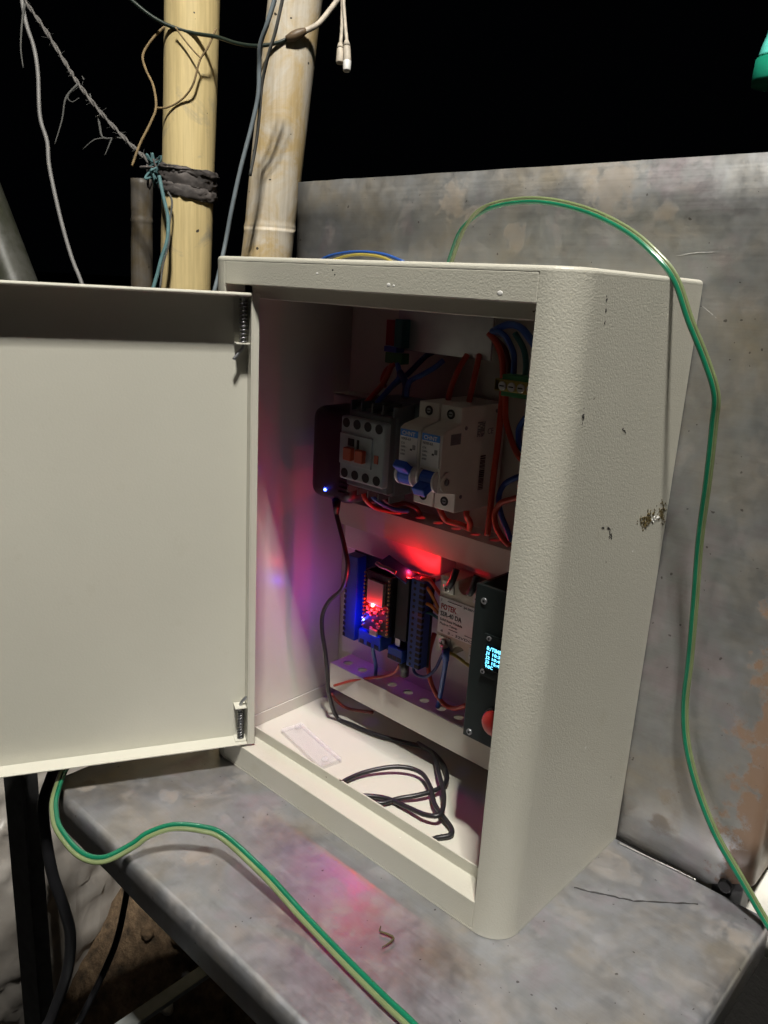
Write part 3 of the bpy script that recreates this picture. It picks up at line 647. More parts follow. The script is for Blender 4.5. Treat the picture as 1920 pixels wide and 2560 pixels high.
# door ------------------------------------------------------------- opened about 118 degrees
du, dn = Vector((-0.468, -0.8837, 0)), Vector((0.8837, -0.468, 0))
DM = Matrix.Translation((0.0318, 0.0047, 0)) @ Matrix((du, dn, Vector((0, 0, 1)))).transposed().to_4x4()
bm = bmesh.new()
DZ0, DZ1, FL = 0.0235, 0.3762, 0.0145
def dbox(s0, s1, n0, n1, z0, z1, bev=0.0): add_box(bm, s0, s1, n0, n1, z0, z1, bev, 2, DM)
dbox(-0.0075, 0.247, -0.0012, 0.0, DZ0, DZ1)
dbox(-0.0062, 0.2457, 0.0, FL, DZ0, DZ0+0.0012, 0.0004)
dbox(-0.0062, 0.2457, 0.0, FL, DZ1-0.0012, DZ1, 0.0004)
dbox(-0.0062, 0.2457, FL-0.0005, FL+0.0022, DZ1-0.0026, DZ1+0.0001, 0.0011)
dbox(-0.0075, -0.0063, 0.0, FL, DZ0, DZ1, 0.0004)
dbox(0.2458, 0.247, 0.0, FL, DZ0, DZ1, 0.0004)
dbox(-0.0120, -0.0074, FL-0.0012, FL, DZ0-0.0003, DZ1, 0.0005)
door = link('door', done(bm, 'door'), M_PAINT_IN, ebox); door['label'] = 'door swung open, its smooth inner side facing out'
def DP(s, n, z): return DM @ Vector((s, n, z))
def helix(s, n, z0, z1, r, turns, k=10):
    return [DP(s+r*math.cos(2*math.pi*i/k), n+r*math.sin(2*math.pi*i/k), z0+(z1-z0)*i/(turns*k)) for i in range(int(turns*k)+1)]
for up in (True, False):
    bm = bmesh.new()
    if up:
        dbox(-0.0060, 0.0035, 0.0008, 0.0105, 0.3408, 0.3418, 0.0002); dbox(-0.0060, 0.0035, 0.0001, 0.0009, 0.3408, 0.3745)
    else:
        dbox(-0.0060, 0.0030, 0.0008, 0.0110, 0.0542, 0.0552, 0.0002); dbox(-0.0060, 0.0030, 0.0001, 0.0009, 0.0250, 0.0545)
        dbox(-0.0060, 0.0030, 0.0008, 0.0110, 0.0248, 0.0256)
    link('hinge_bracket', done(bm, 'hinge_bracket'), M_PAINT_IN, door)
    z0, z1 = (0.3420, 0.3715) if up else (0.0258, 0.0538)
    link('hinge_spring', tube_mesh('hinge_spring', helix(-0.0020, 0.0062, z0, z1, 0.0023, 11), 0.00062, 6), M_SPRING, door, True)
    if up: pts = [DP(-0.002, 0.0062, 0.3735), DP(-0.002, 0.0062, 0.3425), DP(-0.0018, 0.0062, 0.3385), DP(0.0005, 0.0066, 0.3355), DP(0.0048, 0.0075, 0.3300)]
    else: pts = [DP(-0.002, 0.0062, 0.0245), DP(-0.002, 0.0062, 0.0530), DP(-0.0022, 0.0064, 0.0570), DP(-0.0050, 0.007, 0.0610), DP(-0.0090, 0.0085, 0.0650)]
    tube('hinge_pin', M_ZINC, door, pts, 0.0013, 8, 6)

# mounting plate --------------------------------------------------- three folded shelves on a back sheet
plate = box('mounting_plate', M_PAINT_IN, ebox, 0.018, 0.282, 0.1370, 0.1384, 0.0548, 0.372)
for (x, z) in ((0.03, 0.065), (0.27, 0.065), (0.03, 0.35), (0.27, 0.35)): cyl('standoff', M_ZINC, plate, (x, 0.1385, z), (x, 0.1486, z), 0.004, n=10)
def shelf(z, h, y0=0.110, holes=True, x0=0.031, x1=0.273):
    bm = bmesh.new(); th = 0.0013
    strip_solid(bm, [(y0, z-h), (y0, z-0.0002)], -th, x0, x1, 'yzx')
    if not holes: add_box(bm, x0, x1, y0, 0.1368, z-th, z)
    else:
        p = 0.0181; n = 13; xs = [0.0414+0.0004+p*k for k in range(-0, n)]
        bx = [x0] + [xs[0]+p*(k+0.5) for k in range(n-1)] + [x1]
        for k in range(n):
            cx, cy, r = xs[k], 0.1218, 0.0042
            a, b = bx[k], bx[k+1]
            for zz, flip in ((z, False), (z-th, True)):
                ring = [bm.verts.new((cx+r*math.cos(2*math.pi*i/16), cy+r*math.sin(2*math.pi*i/16), zz)) for i in range(16)]
                sq = []
                for i in range(16):
                    c, s = math.cos(2*math.pi*i/16), math.sin(2*math.pi*i/16); q = max(abs(c), abs(s)); c /= q; s /= q
                    sq.append(bm.verts.new((cx+(c*(b-cx) if c > 0 else c*(cx-a)), cy+(s*(0.1368-cy) if s > 0 else s*(cy-y0)), zz)))
                for i in range(16):
                    f = (ring[i], sq[i], sq[(i+1) % 16], ring[(i+1) % 16]); bm.faces.new(f if not flip else f[::-1])
                if not flip: top = ring
                else:
                    for i in range(16): bm.faces.new((top[i], top[(i+1) % 16], ring[(i+1) % 16], ring[i]))
    o = link('shelf', done(bm, 'shelf'), M_PAINT_IN, plate); return o
shelf(0.0552, 0.0240)
shelf(0.2100, 0.0215)
shelf(0.2980, 0.0150, 0.113, False, 0.019, 0.150)

# ================================================================== DEVICES INSIDE THE BOX
# power adapter
pa = thing('power_adapter', 'black plug-in power adapter with a lit blue light, beside the grey contactor', 'power adapter', (0.05, 0.105, 0.215))
box('body', M_BLACK, pa, 0.0265, 0.0745, 0.0795, 0.1365, 0.2160, 0.2915, 0.010, 4, True)
for k in range(16):
    z = 0.226+k*0.0036
    box('vent_rib', M_BLACK, pa, 0.0635, 0.0752, 0.0783, 0.0800, z, z+0.0015)
bm = bmesh.new(); bmesh.ops.create_uvsphere(bm, u_segments=12, v_segments=8, radius=0.0013, matrix=Matrix.Translation((0.0480, 0.0794, 0.2253)))
link('indicator_light', done(bm, 'indicator_light'), M_LEDB, pa, True)
cyl('strain_relief', M_BLACK, pa, (0.0590, 0.082, 0.2190), (0.0592, 0.082, 0.2070), 0.0038, 0.0022, 12)

# contactor
ct = thing('contactor', 'grey contactor with two brick red slides, left of the breakers', 'contactor', (0.105, 0.1, 0.236))
bm = bmesh.new(); add_box(bm, 0.0835, 0.1280, 0.0720, 0.1360, 0.2370, 0.2985, 0.0015)
add_box(bm, 0.0850, 0.1270, 0.0660, 0.0722, 0.2395, 0.2965, 0.001)
for k in range(5):
    x = 0.0840+k*0.0107; add_box(bm, x, x+0.0012, 0.0680, 0.0900, 0.2960, 0.3035)
    add_box(bm, x, x+0.0012, 0.0680, 0.0850, 0.2330, 0.2380)
add_box(bm, 0.0840, 0.1280, 0.0880, 0.1200, 0.2960, 0.3045, 0.001)
add_box(bm, 0.1265, 0.1420, 0.0900, 0.1365, 0.2390, 0.3050, 0.0015)
link('housing', done(bm, 'housing'), M_CGREY2, ct)
box('front_cover', M_CGREY, ct, 0.0828, 0.1276, 0.0600, 0.0665, 0.2448, 0.2925, 0.0016, 2)
box('cover_step', M_CGREY, ct, 0.0835, 0.1160, 0.0588, 0.0602, 0.2570, 0.2800, 0.0004)
for row, z in ((0, 0.2878), (1, 0.2500)):
    for k in range(4):
        x = 0.0885+k*0.0110
        cyl('screw_hole', M_HOLE, ct, (x, 0.0597, z), (x, 0.0650, z), 0.0036, n=14)
for x in (0.0950, 0.1068): box('red_slide', M_CRED, ct, x-0.0038, x+0.0042, 0.0545, 0.0590, 0.2610, 0.2705, 0.0007)
box('slot', M_HOLE, ct, 0.1015, 0.1035, 0.0583, 0.0590, 0.2610, 0.2770)
box('slot', M_HOLE, ct, 0.0925, 0.0985, 0.0583, 0.0590, 0.2715, 0.2770)
box('state_window', M_CRED, ct, 0.1185, 0.1222, 0.0594, 0.0600, 0.2625, 0.2685)

# two miniature circuit breakers
POLY = [(0.0600, 0.2530), (0.0600, 0.2930), (0.0640, 0.2952), (0.0790, 0.2985), (0.0790, 0.3100), (0.1320, 0.3100), (0.1320, 0.2340), (0.0790, 0.2360), (0.0790, 0.2495)]
def breaker(x0, x1, label, up):
    b_ = thing('circuit_breaker', label, 'circuit breaker', ((x0+x1)/2, 0.1, 0.234), 'miniature circuit breakers')
    bm = bmesh.new(); prism(bm, POLY, x0, x1, 'yzx')
    bmesh.ops.bevel(bm, geom=list(bm.edges), offset=0.0007, segments=2, affect='EDGES', profile=0.5)
    link('body', done(bm, 'body'), M_MCB, b_)
    cx = (x0+x1)/2
    lab = box('label', M_LABEL, b_, x0+0.0012, x1-0.0014, 0.0594, 0.0600, 0.2700, 0.2925, 0.0002)
    box('brand_band', M_LBLUE, lab, x0+0.0013, x1-0.0015, 0.0591, 0.0595, 0.2875, 0.2922, 0.0001)
    text('brand_text', 'CHNT', M_LABEL, lab, 0.0038, (x0+0.0028, 0.05905, 0.2884), width=x1-x0-0.0066, bold=0.00004)
    text('rating_text', 'NXB-63', M_GREYINK, lab, 0.0024, (x0+0.0020, 0.0593, 0.2848), width=0.0085)
    for k, s in enumerate(('C16', '230V~', '50Hz', '6000')): text('rating_text', s, M_GREYINK, lab, 0.0020, (x0+0.0020, 0.0593, 0.2818-k*0.0026))
    box('switch_diagram', M_INK, lab, cx+0.0015, cx+0.0032, 0.0591, 0.0595, 0.2782, 0.2794)
    box('switch_diagram', M_GREYINK, lab, cx+0.0036, cx+0.0060, 0.0591, 0.0595, 0.2790, 0.2822)
    # toggle between round cheeks
    zc = 0.2605
    for xa, xb in ((x0+0.0015, x0+0.0035), (x1-0.0035, x1-0.0015)): cyl('cheek', M_WHITE, b_, (xa, 0.0625, zc), (xb, 0.0625, zc), 0.0078, n=20)
    bm = bmesh.new(); add_cyl(bm, (x0+0.0037, 0.0625, zc), (x1-0.0037, 0.0625, zc), 0.0072, n=20)
    mm = Matrix.Translation((cx, 0.0625, zc)) @ Matrix.Rotation(R(28 if up else -38), 4, 'X')
    add_box(bm, -(x1-x0)/2+0.0038, (x1-x0)/2-0.0038, -0.0150, 0.0, -0.0030, 0.0030, 0.0010, 2, mm)
    link('toggle', done(bm, 'toggle'), M_BLUE, b_)
    for z in (0.3042, 0.2428):
        cyl('screw_well', M_HOLE, b_, (cx, 0.0786, z), (cx, 0.0810, z), 0.0034, n=14)
        cyl('terminal_screw', M_SPRING, b_, (cx, 0.0784, z), (cx, 0.0800, z), 0.0019, n=12, bev=0.0003)
        box('slot', M_HOLE, b_, cx-0.0015, cx+0.0015, 0.07825, 0.07845, z-0.0004, z+0.0004, m=Matrix.Rotation(0, 4, 'Y'))
    return b_
ba = breaker(0.1413, 0.1596, 'ivory circuit breaker with its blue toggle down, next to the contactor', False)
bb = breaker(0.1608, 0.1790, 'ivory circuit breaker with raised blue toggle and barcode on its exposed side', True)
xs_ = 0.1790
box('side_patch', M_GREYINK, bb, xs_-0.0001, xs_+0.0003, 0.0690, 0.0800, 0.2850, 0.2925, 0.0002)
bm = bmesh.new(); add_cyl(bm, (xs_-0.0001, 0.0670, 0.2600), (xs_+0.0008, 0.0670, 0.2600), 0.0068, n=24); link('rivet_boss', done(bm, 'rivet_boss'), M_MCB, bb)
cyl('rivet', M_GREYINK, bb, (xs_+0.0007, 0.0670, 0.2600), (xs_+0.0012, 0.0670, 0.2600), 0.0024, n=14)
for (y, z) in ((0.1200, 0.3050), (0.0850, 0.2955), (0.1210, 0.2410), (0.0850, 0.2470)): cyl('rivet', M_GREYINK, bb, (xs_-0.0001, y, z), (xs_+0.0005, y, z), 0.0014, n=10)
bm = bmesh.new(); z = 0.2490; k = 0
while z < 0.2740:
    h = random.choice((0.0004, 0.0006, 0.0010)); add_box(bm, xs_, xs_+0.0002, 0.1050, 0.1110, z, z+h); z += h+random.choice((0.0004, 0.0007))
link('barcode', done(bm, 'barcode'), M_INK, bb)
bm = bmesh.new()
for i in range(8):
    for j in range(9):
        if random.random() < 0.75: add_box(bm, xs_, xs_+0.0002, 0.0985+i*0.0011, 0.0985+i*0.0011+0.0008, 0.2880+j*0.0012, 0.2880+j*0.0012+0.0009)
link('printed_notes', done(bm, 'printed_notes'), M_GREYINK, bb)
text('approval_mark', 'CE', M_GREYINK, bb, 0.0060, (xs_+0.0001, 0.1105, 0.2890), rot=(R(90), 0, R(90)))

# controller board with screw terminals
cb = thing('controller_board', 'black controller board between two long blue screw terminals, red and blue lights lit', 'circuit board', (0.1, 0.11, 0.095))
box('carrier', M_PCB, cb, 0.0580, 0.1450, 0.1065, 0.1081, 0.0945, 0.1710, 0.0003)
for sx, (x0, x1) in ((-1, (0.0590, 0.0725)), (1, (0.1310, 0.1440))):
    s_ = box('terminal_strip', M_TERM, cb, x0, x1, 0.0960, 0.1064, 0.0955, 0.1700, 0.0006)
    for k in range(15):
        z = 0.0981+k*0.00492
        box('terminal_slot', M_HOLE, s_, (x0-0.0002 if sx < 0 else x1-0.0042), (x0+0.0022 if sx < 0 else x1+0.0002), 0.0956, 0.0985, z-0.0014, z+0.0014)
        if sx > 0: cyl('terminal_screw', M_HOLE, s_, (x0+0.004, 0.0957, z), (x0+0.004, 0.0975, z), 0.0013, n=8)
for x0 in (0.0860, 0.1130):
    box('header', M_BLACK, cb, x0, x0+0.0026, 0.0925, 0.1064, 0.1150, 0.1655)
mod_ = box('microcontroller', M_PCB, cb, 0.0868, 0.1150, 0.0905, 0.0921, 0.1145, 0.1655, 0.0003)
box('shield', M_SHIELD, mod_, 0.0925, 0.1100, 0.0873, 0.0905, 0.1400, 0.1600, 0.0005)
bm = bmesh.new()
for x in (0.0876, 0.1142):
    for k in range(15): add_box(bm, x-0.0006, x+0.0006, 0.0888, 0.0906, 0.1172+k*0.00254*1.28, 0.1172+k*0.00254*1.28+0.0013)
link('pins', done(bm, 'pins'), M_GOLD, mod_)
bm = bmesh.new(); rnd = random.Random(3)
for k in range(26):
    x, z = rnd.uniform(0.0905, 0.1110), rnd.uniform(0.1170, 0.1380); s = rnd.uniform(0.0005, 0.0014)
    add_box(bm, x-s, x+s, 0.0893, 0.0906, z-s*0.7, z+s*0.7)
link('components', done(bm, 'components'), M_GREYINK, mod_)
box('usb_port', M_SCREW, mod_, 0.0965, 0.1045, 0.0880, 0.0906, 0.1125, 0.1180, 0.0006)
box('usb_port', M_SCREW, cb, 0.1180, 0.1235, 0.0960, 0.1064, 0.1080, 0.1150, 0.0005)
box('relay_header', M_BLACK, cb, 0.1175, 0.1300, 0.0950, 0.1064, 0.1150, 0.1690, 0.0006)
for (x0, x1, z0, z1) in ((0.0805, 0.1055, 0.0985, 0.1110), (0.1140, 0.1290, 0.0965, 0.1075)):
    q = box('power_terminal', M_TERM, cb, x0, x1, 0.0925, 0.1064, z0, z1, 0.0006)
    for k in range(3):
        x = x0+(x1-x0)*(k+0.5)/3; box('terminal_slot', M_HOLE, q, x-0.0022, x+0.0022, 0.0921, 0.0950, z0+0.001, z0+0.0045)
cyl('plug', M_BLACK, cb, (0.1245, 0.101, 0.0975), (0.1225, 0.106, 0.0800), 0.0048, 0.0034, 12)
mm = Matrix.Translation((0.114, 0.0975, 0.1720)) @ Matrix.Rotation(R(16), 4, 'Y') @ Matrix.Rotation(R(-68), 4, 'X')
box('plug_in_module', M_TERM, cb, -0.0150, 0.0160, -0.0010, 0.0010, -0.0060, 0.0060, 0.0004, m=mm)
tube('module_lead', M_GREYINK, cb, PATHS['white_top'], 0.0016, 8, 6)
def led(name, loc, mat, r=0.0011):
    bm = bmesh.new(); bmesh.ops.create_uvsphere(bm, u_segments=12, v_segments=8, radius=r, matrix=Matrix.Translation(loc)); return link(name, done(bm, name), mat, cb, True)
def led_light(name, loc, col, watts):
    l = bpy.data.lights.new(name, 'POINT'); l.color = col; l.energy = watts; l.shadow_soft_size = 0.0015
    o = bpy.data.objects.new(name, l); COL.objects.link(o); o.location = loc; return o
led('red_light', (0.0978, 0.0893, 0.1380), M_LEDR, 0.0015); led_light('red_led_light', (0.0978, 0.0862, 0.1380), (1, 0.02, 0.02), LED_R)
led('blue_light', (0.0985, 0.0925, 0.1118), M_LEDB, 0.0015); led_light('blue_led_light', (0.0985, 0.0895, 0.1140), (0.05, 0.04, 1), LED_B)
led('blue_light', (0.0885, 0.0893, 0.1225), M_LEDB, 0.0008)
led('blue_light', (0.0562, 0.1125, 0.1105), M_LEDB, 0.0009); led_light('blue_side_light', (0.0535, 0.1125, 0.1105), (0.06, 0.03, 1), LED_BS)
led_light('blue_strip_light', (0.0845, 0.0872, 0.1215), (0.04, 0.04, 1), 0.03)
led('red_light', (0.0562, 0.1110, 0.1300), M_LEDR, 0.0009); led_light('red_side_light', (0.0535, 0.1105, 0.1300), (1, 0.03, 0.02), LED_RS)
led('red_light', (0.1215, 0.1030, 0.1690), M_LEDR, 0.0010); led_light('red_top_light', (0.1235, 0.1010, 0.1715), (1, 0.015, 0.02), LED_T)
cyl('standoff', M_ZINC, cb, (0.061, 0.1081, 0.0965), (0.061, 0.1371, 0.0965), 0.0025, n=8)
cyl('standoff', M_ZINC, cb, (0.142, 0.1081, 0.1685), (0.142, 0.1371, 0.1685), 0.0025, n=8)
# white duct block under the middle shelf
tag(box('wiring_duct', M_WHITE, None, 0.0345, 0.1420, 0.1175, 0.1368, 0.1655, 0.1870, 0.0012), 'white plastic duct glowing red above the controller board', 'duct')

# solid state relay
sr = thing('solid_state_relay', 'beige solid state relay with white printed label and screw terminals', 'relay', (0.18, 0.12, 0.118))
def relay_poly():
    x0, x1, z0, z1 = 0.1565, 0.2015, 0.1178, 0.1790; cx = (x0+x1)/2; r = 0.0062; pts = [(x0, z0)]
    pts += [(cx-r, z0)] + [(cx-r*math.cos(math.pi*k/8), z0+0.0035+r*math.sin(math.pi*k/8)) for k in range(9)] + [(cx+r, z0), (x1, z0), (x1, z1), (cx+r, z1)]
    pts += [(cx+r*math.cos(math.pi*k/8), z1-0.0035-r*math.sin(math.pi*k/8)) for k in range(9)] + [(cx-r, z1), (x0, z1)]
    return pts
bm = bmesh.new(); prism(bm, relay_poly(), 0.1000, 0.1200, 'xzy'); link('body', done(bm, 'body'), M_SSR, sr)
box('base_plate', M_ZINC, sr, 0.1565, 0.2015, 0.1202, 0.1240, 0.1178, 0.1790)
lab = box('label', M_LABEL, sr, 0.1570, 0.2012, 0.0993, 0.0999, 0.1330, 0.1625, 0.0001)
text('brand_text', 'FOTEK', M_REDINK, lab, 0.0062, (0.1590, 0.0992, 0.1528), width=0.0145, bold=0.00012)
text('model_text', 'SSR-40 DA', M_INK, lab, 0.0052, (0.1590, 0.0992, 0.1473), width=0.0200, bold=0.00008)
text('label_text', 'Solid State Module', M_INK, lab, 0.0028, (0.1590, 0.0992, 0.1435), width=0.0210)
text('label_text', 'Made in Taiwan', M_INK, lab, 0.0028, (0.1590, 0.0992, 0.1402), width=0.0165)
text('label_text', '24-380VAC', M_INK, lab, 0.0026, (0.1800, 0.0992, 0.1590), width=0.0135)
text('label_text', '1', M_INK, lab, 0.0030, (0.1585, 0.0992, 0.1590))
text('label_text', '4   3 - 32VDC', M_INK, lab, 0.0028, (0.1600, 0.0992, 0.1342), width=0.0300)
text('approval_mark', 'CE', M_INK, lab, 0.0070, (0.1930, 0.0992, 0.1480))
for (xa, xb, z) in ((0.1650, 0.1780, 0.1600), (0.1680, 0.1760, 0.1382), (0.1830, 0.1900, 0.1382)): box('printed_line', M_INK, lab, xa, xb, 0.0990, 0.0993, z, z+0.0003)
for (x, z) in ((0.1645, 0.1712), (0.1935, 0.1712), (0.1645, 0.1262), (0.1935, 0.1262)):
    box('terminal_plate', M_SCREW, sr, x-0.0055, x+0.0055, 0.0990, 0.1000, z-0.0048, z+0.0048, 0.0003)
    cyl('terminal_screw', M_SCREW, sr, (x, 0.0962, z), (x, 0.0991, z), 0.0034, n=14, bev=0.0006)
    box('screw_cross', M_HOLE, sr, x-0.0020, x+0.0020, 0.0960, 0.0962, z-0.0004, z+0.0004)
    box('screw_cross', M_HOLE, sr, x-0.0004, x+0.0004, 0.09595, 0.0961, z-0.0020, z+0.0020)
for x, z1 in ((0.1700, 0.1880), (0.1890, 0.1885)):
    tag(tube('cable_boot', M_BLACK, None, [(x-0.003, 0.0965, 0.1735), (x, 0.0960, 0.1790), (x+0.001, 0.0985, z1)], 0.0027, 10, 6),
        'black cable boot on the relay terminal ' + ('nearer the controller board' if x < 0.18 else 'nearer the black display panel'), 'cable boot')

# display panel
dpn = thing('display_panel', 'upright black panel with a small lit display and a red push button', 'control panel', (0.255, 0.06, 0.094))
box('faceplate', M_PANELBLK, dpn, 0.2235, 0.2860, 0.0500, 0.0530, 0.0940, 0.2045, 0.0004)
box('bracket', M_PANELBLK, dpn, 0.2235, 0.2265, 0.0532, 0.1368, 0.0945, 0.2040, 0.0004)
for (x, z, r) in ((0.2310, 0.1945, 0.0022), (0.2790, 0.1945, 0.0022), (0.2290, 0.0985, 0.0022)):
    cyl('screw', M_ZINC, dpn, (x, 0.0488, z), (x, 0.0502, z), r, n=14, bev=0.0004); cyl('screw_socket', M_HOLE, dpn, (x, 0.0486, z), (x, 0.0489, z), 0.0009, n=8)
scr = box('display_board', M_PANELBLK, dpn, 0.2345, 0.2620, 0.0482, 0.0499, 0.1440, 0.1735, 0.0002)
for (x, z) in ((0.2385, 0.1712), (0.2360, 0.1470)):
    cyl('mount_ring', M_GREYINK, scr, (x, 0.0476, z), (x, 0.0483, z), 0.0017, n=12); cyl('mount_hole', M_HOLE, scr, (x, 0.0474, z), (x, 0.0478, z), 0.0008, n=8)
box('display_glass', M_GLASS, scr, 0.2372, 0.2615, 0.0468, 0.0481, 0.1505, 0.1675, 0.0002)
for k, (s, w, h) in enumerate((('8:/TIMER', 0.0138, 0.0036), ('J1 10:35', 0.0130, 0.0029), ('J2 10:40', 0.0130, 0.0029), ('J3 15:40', 0.0130, 0.0029), ('9:0C', 0.0058, 0.0030))):
    text('display_text', s, M_OLED, scr, h, (0.2384, 0.0466, 0.1640-k*0.0031), width=w, bold=0.00003)
cyl('button_collar', M_BLACK, dpn, (0.2495, 0.0470, 0.1150), (0.2495, 0.0500, 0.1150), 0.0098, n=24, bev=0.0008)
bm = bmesh.new(); bmesh.ops.create_uvsphere(bm, u_segments=20, v_segments=12, radius=1, matrix=Matrix.Translation((0.2495, 0.0462, 0.1150)) @ Matrix.Diagonal((0.0088, 0.0050, 0.0088, 1)))
link('push_button', done(bm, 'push_button'), M_BUTTON, dpn, True)

# cover plate, connector and terminal block near the top
m_cov = simple('grey_cover_sheet', (0.50, 0.50, 0.51), 0.25, 0.4)
tag(box('cover_plate', m_cov, None, 0.0900, 0.1770, 0.1090, 0.1110, 0.3400, 0.3790, 0.0003), 'plain grey cover sheet behind the top rim of the box', 'cover plate')
cn = thing('plug_connector', 'green plug connector below a red and a blue terminal', 'connector', (0.095, 0.1, 0.33))
box('base', M_GRN, cn, 0.0865, 0.1038, 0.1000, 0.1085, 0.3300, 0.3382, 0.0006)
box('red_terminal', simple('deep_red_plastic', (0.20, 0.012, 0.012), 0.4), cn, 0.0862, 0.0948, 0.1000, 0.1085, 0.3430, 0.3620, 0.0006)
box('blue_terminal', M_TEAL, cn, 0.0952, 0.1030, 0.0995, 0.1085, 0.3420, 0.3630, 0.0006)
box('clip', M_WBLUE, cn, 0.0858, 0.0985, 0.0990, 0.1085, 0.3384, 0.3426, 0.0006)
tb = thing('terminal_block', 'yellow and green terminal block with three screws near the top rim', 'terminal block', (0.207, 0.1, 0.32))
box('yellow_face', M_YEL, tb, 0.1925, 0.2300, 0.0945, 0.0990, 0.3228, 0.3306, 0.0004)
box('green_base', M_GRN, tb, 0.1970, 0.2300, 0.0960, 0.1080, 0.3195, 0.3340, 0.0005)
box('yellow_end', M_YEL, tb, 0.1925, 0.1968, 0.0945, 0.1080, 0.3232, 0.3302, 0.0004)
for k in range(4):
    x = 0.1992+k*0.0073
    cyl('screw_collar', M_SCREW, tb, (x, 0.0932, 0.3264), (x, 0.0946, 0.3264), 0.0030, n=14, bev=0.0004); box('screw_slot', M_HOLE, tb, x-0.0018, x+0.0018, 0.0929, 0.0933, 0.3260, 0.3269)

# clear plastic cover on the box floor
ac = thing('clear_cover', 'clear plastic cover lying on the floor of the box', 'plastic cover', (0.06, 0.062, 0.0021))
mm = Matrix.Translation((0.0600, 0.0612, 0.0021)) @ Matrix.Rotation(R(-11), 4, 'Z')
bm = bmesh.new(); add_box(bm, -0.033, 0.033, -0.0105, 0.0105, 0.0035, 0.0047, 0.0003, 1, mm)
for (a, b_, c, d_) in ((-0.033, 0.033, -0.0105, -0.0093), (-0.033, 0.033, 0.0093, 0.0105), (-0.033, -0.0318, -0.0092, 0.0092), (0.0318, 0.033, -0.0092, 0.0092)):
    add_box(bm, a, b_, c, d_, 0.0001, 0.0034, 0, 1, mm)
link('tray', done(bm, 'tray'), M_ACR, ac)
for sx in (-0.026, 0.028):
    bm = bmesh.new(); add_cyl(bm, mm @ Vector((sx, 0.003*(1 if sx < 0 else -1), 0.0048)), mm @ Vector((sx, 0.003*(1 if sx < 0 else -1), 0.0066)), 0.0034, 0.0026, 14)
    link('stud', done(bm, 'stud'), M_ACR, ac, True)

# ------------------------------------------------------------------ wires
def wire(key, mat, rad, name, label, cat='wire', sides=8):
    o = tube(name, mat, None, PATHS[key], rad, sides, 8); tag(o, label, cat); return o
WIRES = [
 ('red_conn_contactor', M_RED, .0021, 'wire', 'red wire running from the green connector to the contactor top'),
 ('red_conn_short', M_RED, .0017, 'wire', 'short red wire curling under the green connector'),
 ('blue_conn_contactor', M_WBLUE, .0021, 'wire', 'blue wire beside the red one, green connector to contactor top'),
 ('navy_plate_contactor', M_NAVY, .0021, 'wire', 'navy wire slanting from the cover sheet behind the contactor'),
 ('blue_bright', M_WBLUE, .0021, 'wire', 'light blue wire bending down from the cover sheet to the contactor'),
 ('navy_lug', M_NAVY, .0026, 'wire', 'thick navy wire end dropping into the contactor'),
 ('red_breaker_a', M_RED, .0021, 'wire', 'red wire into the top of the breaker whose toggle is down'),
 ('red_breaker_b', M_RED, .0021, 'wire', 'red wire into the top of the breaker with the barcode'),
 ('red_long', M_RED, .0023, 'wire', 'long straight red wire passing beside the barcoded breaker'),
 ('red_branch', M_RED, .0021, 'wire', 'red wire from the terminal block curving behind the frame'),
 ('blue_top_a', M_WBLUE, .0021, 'wire', 'blue wire arching into the top of the terminal block'),
 ('blue_top_b', M_WBLUE, .0025, 'wire', 'thick blue wire arching under the top rim of the box'),
 ('darkred_top', M_DRED, .0019, 'wire', 'dark red wire arching into the terminal block'),
 ('teal_top', M_TEAL, .0021, 'wire', 'teal wire above the terminal block'),
 ('blue_loop', M_WBLUE, .0021, 'wire', 'blue wire looping beside the long red wire'),
 ('red_loop', M_RED, .0021, 'wire', 'red wire looping in front of the blue loop'),
 ('blue_edge', M_WBLUE, .0021, 'wire', 'blue wire bulging past the frame below the terminal block'),
 ('red_feed_a', M_RED, .0023, 'wire', 'red wire sagging below the breaker whose toggle is down'),
 ('red_feed_b', M_RED, .0023, 'wire', 'short red wire hanging below the barcoded breaker'),
 ('red_coil', M_RED, .0018, 'wire', 'red wire sagging from the contactor bottom'),
 ('blue_coil', M_WBLUE, .0018, 'wire', 'blue wire sagging from the contactor bottom'),
 ('darkred_coil', M_DRED, .0018, 'wire', 'dark red wire behind the contactor bottom'),
 ('blue_drop', M_WBLUE, .0017, 'wire', 'blue wire dropping from the controller board to a shelf hole'),
 ('red_lower', M_RED, .0012, 'wire', 'thin red wire lying along the lower shelf'),
 ('red_under', M_DRED, .0015, 'wire', 'dark red wire below the lower shelf'),
 ('violet_loop', M_NAVY, .0013, 'wire', 'thin navy wire looping from terminal strip to relay'),
 ('blue_ssr', M_WBLUE, .0021, 'wire', 'blue wire dropping from the relay terminal to a shelf hole'),
 ('red_ssr', M_RED, .0020, 'wire', 'red wire curving down behind the relay'),
 ('orange_a', M_ORANGE, .0014, 'wire', 'orange wire from the terminal strip, upper of two'),
 ('orange_b', M_ORANGE, .0014, 'wire', 'orange wire from the terminal strip, lower of two'),
 ('red_short', M_RED, .0016, 'wire', 'short red wire from the terminal strip top'),
 ('green_short', M_TEAL, .0012, 'wire', 'thin green wire from the terminal strip to the relay'),
 ('yellow_ssr', M_YEL, .0014, 'wire', 'yellow wire under the relay terminal'),
 ('arch_blue', M_WBLUE, .0013, 'wire', 'blue wire arching above the box top'),
 ('arch_yellow', M_YEL, .0011, 'wire', 'yellow wire arching above the box top'),
]
for k, mt_, r, nm, lb in WIRES: wire(k, mt_, r, nm, lb)
bl = thing('ferrule', 'blue crimp sleeve on the relay terminal', 'ferrule', (0.166, 0.097, 0.108))
